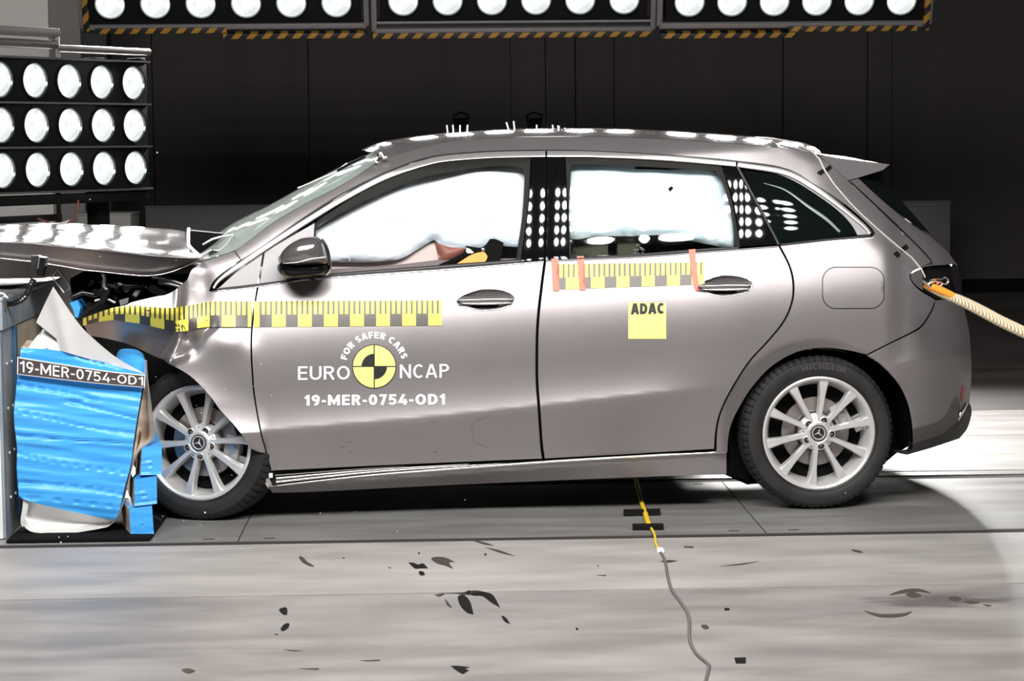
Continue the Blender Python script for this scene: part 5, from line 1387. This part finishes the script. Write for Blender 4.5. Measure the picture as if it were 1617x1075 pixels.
# label strip with white border and lettering
LS = [(27.5, 563.5, 1), (100, 575), (165, 585), (229.5, 592, 1), (228.5, 612, 1), (160, 606), (95, 599), (27, 591, 1)]
VLb = lambda x, y: 0.0*VH(x, y)-0.024
lab = panel('label_border', LS, VLb, WHITE, hc, sp=5, th=0.003, mapf=PH)
panel('label_strip', None, lambda x, y: -0.027, STRIPB, lab, sp=5, th=0, mapf=PH, closed_pts=inset(spline(LS, 5, True), 1.6))
def lett(s, m, parent):
    vs_, fs = text_mesh(s, -0.004); vs_, _ = norm(vs_); vv = []
    for u, w in vs_:
        x = 31+(226-31)*u; yt = interp([(27, 566.5), (100, 577), (165, 587), (229, 594)], x); yb = interp([(27, 587.5), (95, 596), (160, 603.5), (229, 609.5)], x)
        vv.append(PH(x, yb+(yt-yb)*(0.02+0.92*w), -0.029))
    return MB().add(vv, fs).build('label_lettering', m, parent, smooth=False)
lett('19-MER-0754-OD1', WHITE, lab)
# torn cladding sheets
def sheet(name, outline, vf, m=SHEET, sp=6, th=0.004):
    return panel(name, outline, vf, m, hc, sp=sp, th=th, mapf=PH)
sheet('torn_sheet', [(84, 452.5, 1), (122, 508), (149, 536), (186, 566), (229, 590, 1), (180, 578), (95, 553.5, 1), (93, 548), (89, 535, 1), (57, 509, 1), (70, 481)], lambda x, y: 0.02-0.0007*max(0, (575-y))-0.012*math.exp(-(((x-95)-(y-500)*0.25)/9)**2))
sheet('torn_sheet', [(68, 519, 1), (78, 530), (89, 538), (96, 553.5, 1), (45, 549, 1), (55, 535)], lambda x, y: 0.012+0.0008*(550-y))
sheet('folded_tongue', [(70, 521), (80, 528), (89, 536), (89, 540), (78, 535)], lambda x, y: 0.06, TRIMGREY)
# bent sheet standing along the right side
def edge_sheet(path, d0, d1, name, m, w=0.003):
    c = spline(path, 4); rows = [[PH(x, y, d0), PH(x, y, d1)-Vector((0.16*(d1-d0), 0, 0))] for x, y in c]
    return MB().grid(rows).build(name, m, hc, ang=70)
SH = [(231, 568), (232, 590), (236, 625), (241, 660), (243.5, 680), (242, 692), (234, 700), (221, 710), (213, 724), (208, 740), (201, 768), (196, 788), (188, 810), (178, 826)]
edge_sheet(SH, 0.0, 0.2, 'bent_side_sheet', SHEET)
ribbon('sheet_edge', SH, 2.2, lambda x, y: 0.0, SILVER, hc, off=0, bulge=0.002, mapf=PH)
panel('core_side', [(229.5, 600, 1), (233, 620), (239, 655), (242.5, 680), (240, 692), (222, 707), (212, 724), (206, 742), (214, 695), (219, 660)], lambda x, y: 0.03+0.006*(x-interp([(600, 229), (700, 212), (745, 205)], y)), CREAM, hc, sp=5, th=0.02, mapf=PH)
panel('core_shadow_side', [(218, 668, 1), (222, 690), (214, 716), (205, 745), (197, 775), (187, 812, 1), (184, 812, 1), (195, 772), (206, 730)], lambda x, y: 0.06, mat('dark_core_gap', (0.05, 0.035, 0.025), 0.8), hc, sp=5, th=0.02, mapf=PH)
# curled sheet under the block
rows = []
for i in range(25):
    t = i/24; x = 36+(183-36)*t
    ytop = interp([(36, 788), (67, 797), (150, 815), (183, 822)], x); ybot = interp([(34, 826), (40, 834), (50, 840), (74, 842.5), (119, 841), (150, 836), (170, 832), (185, 820)], x)
    rows.append([PH(x, ytop+(ybot-ytop)*s, 0.005+0.05*math.sin(math.pi*min(1, s*0.95))) for s in [j/10 for j in range(11)]])
MB().grid(rows).build('curled_sheet', SHEET, hc)
panel('curl_end', [(38, 787), (45, 790), (42, 812), (36, 832), (32.5, 822), (35, 805)], lambda x, y: 0.0+0.001*(x-32), SHEET, hc, sp=4, th=0.004, mapf=PH)
# three bumper elements at the front face
def bumper_el(front, side):
    """front: 4 px corners TL TR BR BL; side: px shift of the far-left edge"""
    e = [WY(x, y, YFW)-ho for x, y in front]
    d = Vector((-0.02, 0.55, 0.0))
    L_ = [WY(x, y, YFW+0.16)-ho for x, y in side]
    mb = MB(); n = 9
    rows = []
    for i in range(n+1):
        t = i/n; row = []
        for j in range(9):
            s = j/8
            p = (e[0]*(1-s)+e[1]*s)*(1-t)+(e[3]*(1-s)+e[2]*s)*t
            p = p.copy(); p.y += 0.0025*math.sin(t*30+noise.noise(Vector((s*1.5, t*2, e[0].x)))*2)
            row.append(p)
        rows.append(row)
    mb.grid(rows)
    o = mb.build('bumper_element', BLUE, hc)
    top = MB().add([e[0], e[1], e[1]+Vector((-0.09, 0.5, 0)), L_[0]], [(0, 1, 2, 3)]); top.add([e[3], e[2], e[2]+Vector((-0.09, 0.5, 0)), L_[1]], [(0, 1, 2, 3)])
    top.add([e[1], e[2], e[2]+Vector((-0.09, 0.5, 0)), e[1]+Vector((-0.09, 0.5, 0))], [(0, 1, 2, 3)]); top.build('element_skin', BLUE, o, smooth=False)
    MB().add([e[0], e[3], L_[1], L_[0]], [(0, 1, 2, 3)]).add([L_[0], L_[1], L_[1]+Vector((-0.06, 0.34, 0)), L_[0]+Vector((-0.06, 0.34, 0))], [(0, 1, 2, 3)]).build('element_core', CREAM, o, smooth=False)
    return o
bumper_el([(224, 709), (255.5, 702), (255.5, 749), (222, 750)], [(221, 704), (219, 750)])
bumper_el([(212.5, 757), (247.5, 751), (248, 795), (212.5, 799)], [(209, 753), (207, 797)])
bumper_el([(204, 803), (240, 798), (243, 843), (206.5, 848.5)], [(193, 793), (196, 830)])
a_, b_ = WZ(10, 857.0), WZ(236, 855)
MB().box(a_.x-ho.x, b_.x-ho.x, a_.y-ho.y, a_.y-ho.y+1.0, 0.0, 0.012, bev=0.002).build('shadow_plate', VOID, hc)  # black plate added to paint the contact shadow under the barrier
tag(hc, 'torn blue honeycomb barrier with dark number strip, crushed between block and car', 'crash barrier')

# ---------------------------------------------------------------- tow rope out of the tail lamp opening
rp = empty('tow_rope', P(1462, 446, 0.05)); rp.matrix_world = Matrix.Translation(CAR_M @ P(1462, 446, 0.05)); ro = rp.matrix_world.translation.copy()
RP = [(1462, 450, 9.03), (1474, 456.5, 9.0), (1490, 463.5, 8.94), (1520, 476, 8.84), (1550, 491, 8.72), (1580, 507, 8.6), (1617, 524.5, 8.46), (1680, 552, 8.2)]
pts = [WD(x, y, d)-ro for x, y, d in RP]
def dense(pts, k=14):
    out = []
    for i in range(len(pts)-1):
        p0, p1, p2, p3 = pts[max(i-1, 0)], pts[i], pts[i+1], pts[min(i+2, len(pts)-1)]
        for j in range(k):
            t = j/k; out.append(0.5*((2*p1)+(p2-p0)*t+(2*p0-5*p1+4*p2-p3)*t*t+(3*p1-p0-3*p2+p3)*t**3))
    out.append(pts[-1]); return out
dp = dense(pts); N_ = len(dp)
MB().tube(dp, [0.0145+0.008*min(1, i/(N_*0.5))+0.0003*(1 if i % 2 else -1) for i in range(N_)], 14).build('braided_rope', ROPE, rp)
sl = dense([WD(x, y, d)-ro for x, y, d in ((1461, 449, 9.01), (1474, 454, 8.985), (1490, 460.5, 8.925), (1508, 468.5, 8.87))])
MB().tube(sl, [0.013+0.004*math.sin(math.pi*i/len(sl)) for i in range(len(sl))], 12).build('orange_sleeve', ORANGE, rp)
MB().tube([WD(x, y, 8.98)-ro for x, y in ((1458, 443), (1464, 447), (1471, 453), (1476, 457))], 0.008).build('steel_hook', CHROME, rp)
lk = dense([WD(x, y, 8.97)-ro for x, y in ((1465, 447), (1470, 441.5), (1480, 440), (1487, 440.5), (1491, 438), (1496, 439.5), (1498, 443.5), (1494, 448), (1488, 447.5), (1480, 444), (1470, 446), (1466, 449))], 5)
MB().tube(lk, 0.004, 8).build('shackle', CHROME, rp)
MB().tube([WD(x, y, 8.97)-ro for x, y in ((1479, 448), (1485, 445.5), (1489, 447), (1486, 451), (1477, 453))], 0.0045).build('shackle', mat('reddish_steel', (0.55, 0.3, 0.27), 0.3, 0.7), rp)
tag(rp, 'thick cream braided tow rope running from the tail lamp opening off to the right', 'rope')

# ---------------------------------------------------------------- cable and tape on the floor
def fp(x, y, z=0.004): return WZ(x, y, z)
cb_ = empty('floor_cable', fp(1041, 868, 0)); co = Vector(cb_.location)
MB().tube([fp(x, y, 0.006)-co for x, y in ((1017, 805), (1019.5, 812), (1021.5, 820), (1024.5, 828))], 0.0115).build('yellow_sleeve', mat('yellow_sleeve_plastic', (0.9, 0.6, 0.03), 0.4), cb_)
MB().tube(dense([fp(x, y)-co for x, y in ((1024.5, 828), (1029, 835), (1033.5, 844), (1034.5, 850), (1036, 859), (1040, 866))], 6), 0.0055).build('yellow_wire', YWIRE, cb_)
MB().tube(dense([fp(x, y)-co for x, y in ((1017, 805), (1012, 790), (1007, 770), (1003, 755))], 6), 0.0105).build('yellow_sleeve', bpy.data.materials['yellow_sleeve_plastic'], cb_)
m_ = Matrix.Translation(fp(1042, 868, 0.009)-co)
MB().box(-0.012, 0.012, -0.012, 0.012, -0.008, 0.008, m_, 0.003).box(-0.004, 0.014, -0.03, -0.005, -0.006, 0.004, m_, 0.002).build('white_connector', WHITE, cb_)
MB().tube(dense([fp(x, y)-co for x, y in ((1043, 871), (1049, 882), (1052, 893), (1054, 906), (1060, 929), (1073, 948), (1084, 964), (1088.5, 980), (1088.5, 1000), (1091, 1016), (1101, 1033), (1118, 1048), (1119, 1055), (1114, 1075), (1108, 1095))], 10), 0.0052).build('grey_wire', FLOORWIRE, cb_)
tag(cb_, 'thin grey and yellow cable lying across the floor in front of the rear door', 'cable')
def floor_poly(name, pts, m, label=None, cat=None, group=None, z=0.003, th=0.0016, parent=None, step=3):
    out = spline(pts, step, True)
    if area2(out) < 0: out = out[::-1]
    mb = MB(); a = [WZ(x, y, z) for x, y in out]
    vo, fs = fill(out, 400)
    mb.add([WZ(x, y, z) for x, y in vo], fs)
    n = len(a); mb.add(a+[p-Vector((0, 0, th)) for p in a], [(i, (i+1) % n, (i+1) % n+n, i+n) for i in range(n)])
    o = mb.build(name, m, parent, smooth=False)
    if label: tag(o, label, cat, group)
    return o
floor_poly('tape_strip', [(984.5, 804, 1), (1042.5, 802.5, 1), (1043, 806.5, 1), (985, 808, 1)], BLACKTAPE, 'black tape strip holding the far end of the yellow sleeve by the sill', 'tape', z=0.016, th=0.019)
floor_poly('tape_strip', [(998.5, 826.3, 1), (1047.5, 825.8, 1), (1048, 829.3, 1), (999, 829.8, 1)], BLACKTAPE, 'black tape strip at the near end of the yellow sleeve', 'tape', z=0.016, th=0.019)
SM = [  # rubber marks and flakes stuck to the floor slabs (px outlines)
 ([(472, 878), (479, 880), (486, 887), (496, 893.5), (488, 893), (476, 886)], FLAKE2, mid), ([(645, 888, 1), (652, 888), (661, 891), (668, 889), (676, 897, 1), (664, 897), (655, 897)], FLAKE, mid),
 ([(661, 902), (668, 902), (671, 907), (664, 908)], FLAKE, mid), ([(681, 882), (688, 879), (703, 880), (718, 887, 1), (709, 888), (716, 898, 1), (704, 893), (690, 889)], FLAKE2, mid),
 ([(743, 851.5, 1), (765, 856), (781, 861.5, 1), (764, 859)], FLAKE2, mid), ([(766, 863.5, 1), (790, 869), (814, 878, 1), (790, 872.5)], FLAKE2, mid),
 ([(1137, 893.5, 1), (1165, 890), (1198, 886, 1), (1170, 891.5)], FLAKE2, mid), ([(1080, 862, 1), (1095, 862.5, 1), (1095, 865, 1), (1080, 864, 1)], FLAKE2, mid), ([(1041, 886, 1), (1056, 884), (1070, 885, 1), (1056, 888)], FLAKE2, mid),
 ([(1344, 867), (1357, 869), (1363, 872), (1352, 871.5)], FLAKE2, mid), ([(765, 874), (768, 873), (768, 876), (765, 877)], FLAKE, mid), ([(660, 872), (663, 872), (663, 874), (660, 874)], FLAKE, mid),
 ([(943, 288+605), (945, 891), (946, 895)], FLAKE2, mid), ([(540, 880), (545, 880.5), (543, 882)], FLAKE2, mid), ([(613, 895), (618, 896), (614, 897)], FLAKE2, mid), ([(942, 908, 1), (958, 907.5), (956, 909)], FLAKE2, mid),
 ([(723, 942), (732, 939), (742, 949), (748, 969.5, 1), (738, 967), (727, 956)], FLAKE, near), ([(735, 935), (750, 932), (768, 935), (779, 940), (790, 959, 1), (776, 951), (762, 941), (748, 940)], FLAKE, near),
 ([(702, 945, 1), (708, 951), (714.5, 960, 1), (706, 955)], FLAKE2, near), ([(792, 972), (799, 975), (805.5, 984.5, 1), (797, 981)], FLAKE, near), ([(686, 938.5, 1), (702, 937), (694, 941.5)], FLAKE2, near),
 ([(440.5, 962), (447, 959), (453, 959.5), (453, 970), (446, 969)], FLAKE, near), ([(443, 993), (449, 985), (457, 984), (455, 991), (447, 996)], FLAKE, near), ([(433, 1001), (439, 1000.5), (439, 1002.5)], FLAKE2, near),
 ([(712, 1051, 1), (724, 1051), (741, 1053, 1), (734, 1056), (740, 1058), (731, 1064, 1), (722, 1059)], FLAKE, near), ([(287, 1057), (298, 1055), (308, 1059), (297, 1063)], FLAKE2, near),
 ([(1159.5, 1038, 1), (1178, 1037.5, 1), (1177.5, 1047, 1), (1162, 1047, 1)], FLAKE, near), ([(1107, 987), (1115, 986), (1120, 991), (1112, 993)], FLAKE2, near), ([(1143.5, 960), (1152, 960), (1152, 963), (1144, 963)], FLAKE, near),
 ([(909, 991), (913, 991), (913, 994), (910, 994)], FLAKE, near), ([(448, 1025, 1), (463, 1026), (478, 1027, 1), (462, 1027.5)], FLAKE2, near), ([(472, 1055, 1), (504, 1054.5, 1), (500, 1057)], FLAKE2, near), ([(569, 1042.5, 1), (600, 1041, 1), (600, 1043, 1), (580, 1043.5)], FLAKE2, near),
 ([(1405, 939), (1425, 931), (1450, 929), (1470, 936), (1452, 934), (1428, 936)], FLAKE2, near), ([(1365, 964), (1390, 969), (1425, 968), (1440, 965), (1425, 973), (1390, 974)], FLAKE2, near), ([(1497, 943), (1512, 942), (1518, 946), (1505, 948)], FLAKE2, near),
 ([(1522, 949), (1535, 948.5), (1547, 951), (1533, 953)], FLAKE2, near), ([(1552, 954), (1566, 955.5), (1560, 957)], FLAKE2, near), ([(1430, 938), (1444, 935), (1455, 940), (1442, 943)], FLAKE2, near)]
for pts, m, par in SM: floor_poly('rubber_mark', pts, m, parent=par, z=0.0012, th=0.001)
# jagged break along the front joint
floor_poly('joint_chip', [(692, 936.5, 1), (730, 935), (741, 931.5), (746, 934), (760, 934.5), (772, 936, 1), (740, 939), (720, 937)], GAP, parent=mid, z=0.0012, th=0.001)
# ---------------------------------------------------------------- small fragments flung off by the impact
frag = [(248, 241, 9.6, 1.3), (142, 315, 9.4, 1.0), (324, 809, 8.5, 1.4), (257, 815, 8.4, 0.9), (290, 822, 8.5, 0.7), (316, 829, 8.5, 0.9), (93, 848, 8.35, 1.1), (96, 856, 8.35, 1.2), (107, 847, 8.3, 0.9), (1335, 778, 8.9, 1.2), (734, 789, 8.7, 0.8),
        (561, 808, 8.6, 0.7), (506, 810, 8.6, 0.8), (627, 839, 8.6, 1.0), (310, 640, 8.7, 0.6), (318, 652, 8.7, 0.7), (437, 663, 8.8, 0.7), (412, 574, 8.8, 0.9), (429, 624, 8.8, 0.7), (158, 405, 8.8, 0.8), (278, 411, 8.8, 0.6), (355, 614, 8.7, 0.7),
        (366, 750, 8.6, 0.7), (346, 743, 8.6, 0.7), (271, 619, 8.5, 0.7), (246, 595, 8.5, 0.6), (270, 768, 8.5, 0.6), (400, 610, 8.8, 0.6)]
fm = MB().add([(0, 0, 1.2), (1, 0.2, -0.4), (-0.6, 0.9, -0.5), (-0.5, -0.9, -0.3)], [(0, 1, 2), (0, 2, 3), (0, 3, 1), (1, 3, 2)]).build('flying_fragment', SPECK, smooth=False)
for i, (x, y, d, s) in enumerate(frag):
    o = fm if i == 0 else fm.copy()
    if i: COL.objects.link(o)
    o.location = WD(x, y, d); o.scale = (0.0032*s,)*3; o.rotation_euler = (i*1.3, i*0.7, i*2.1)
    tag(o, 'tiny white fragment flung into the air by the impact', 'fragment', 'flying fragments')
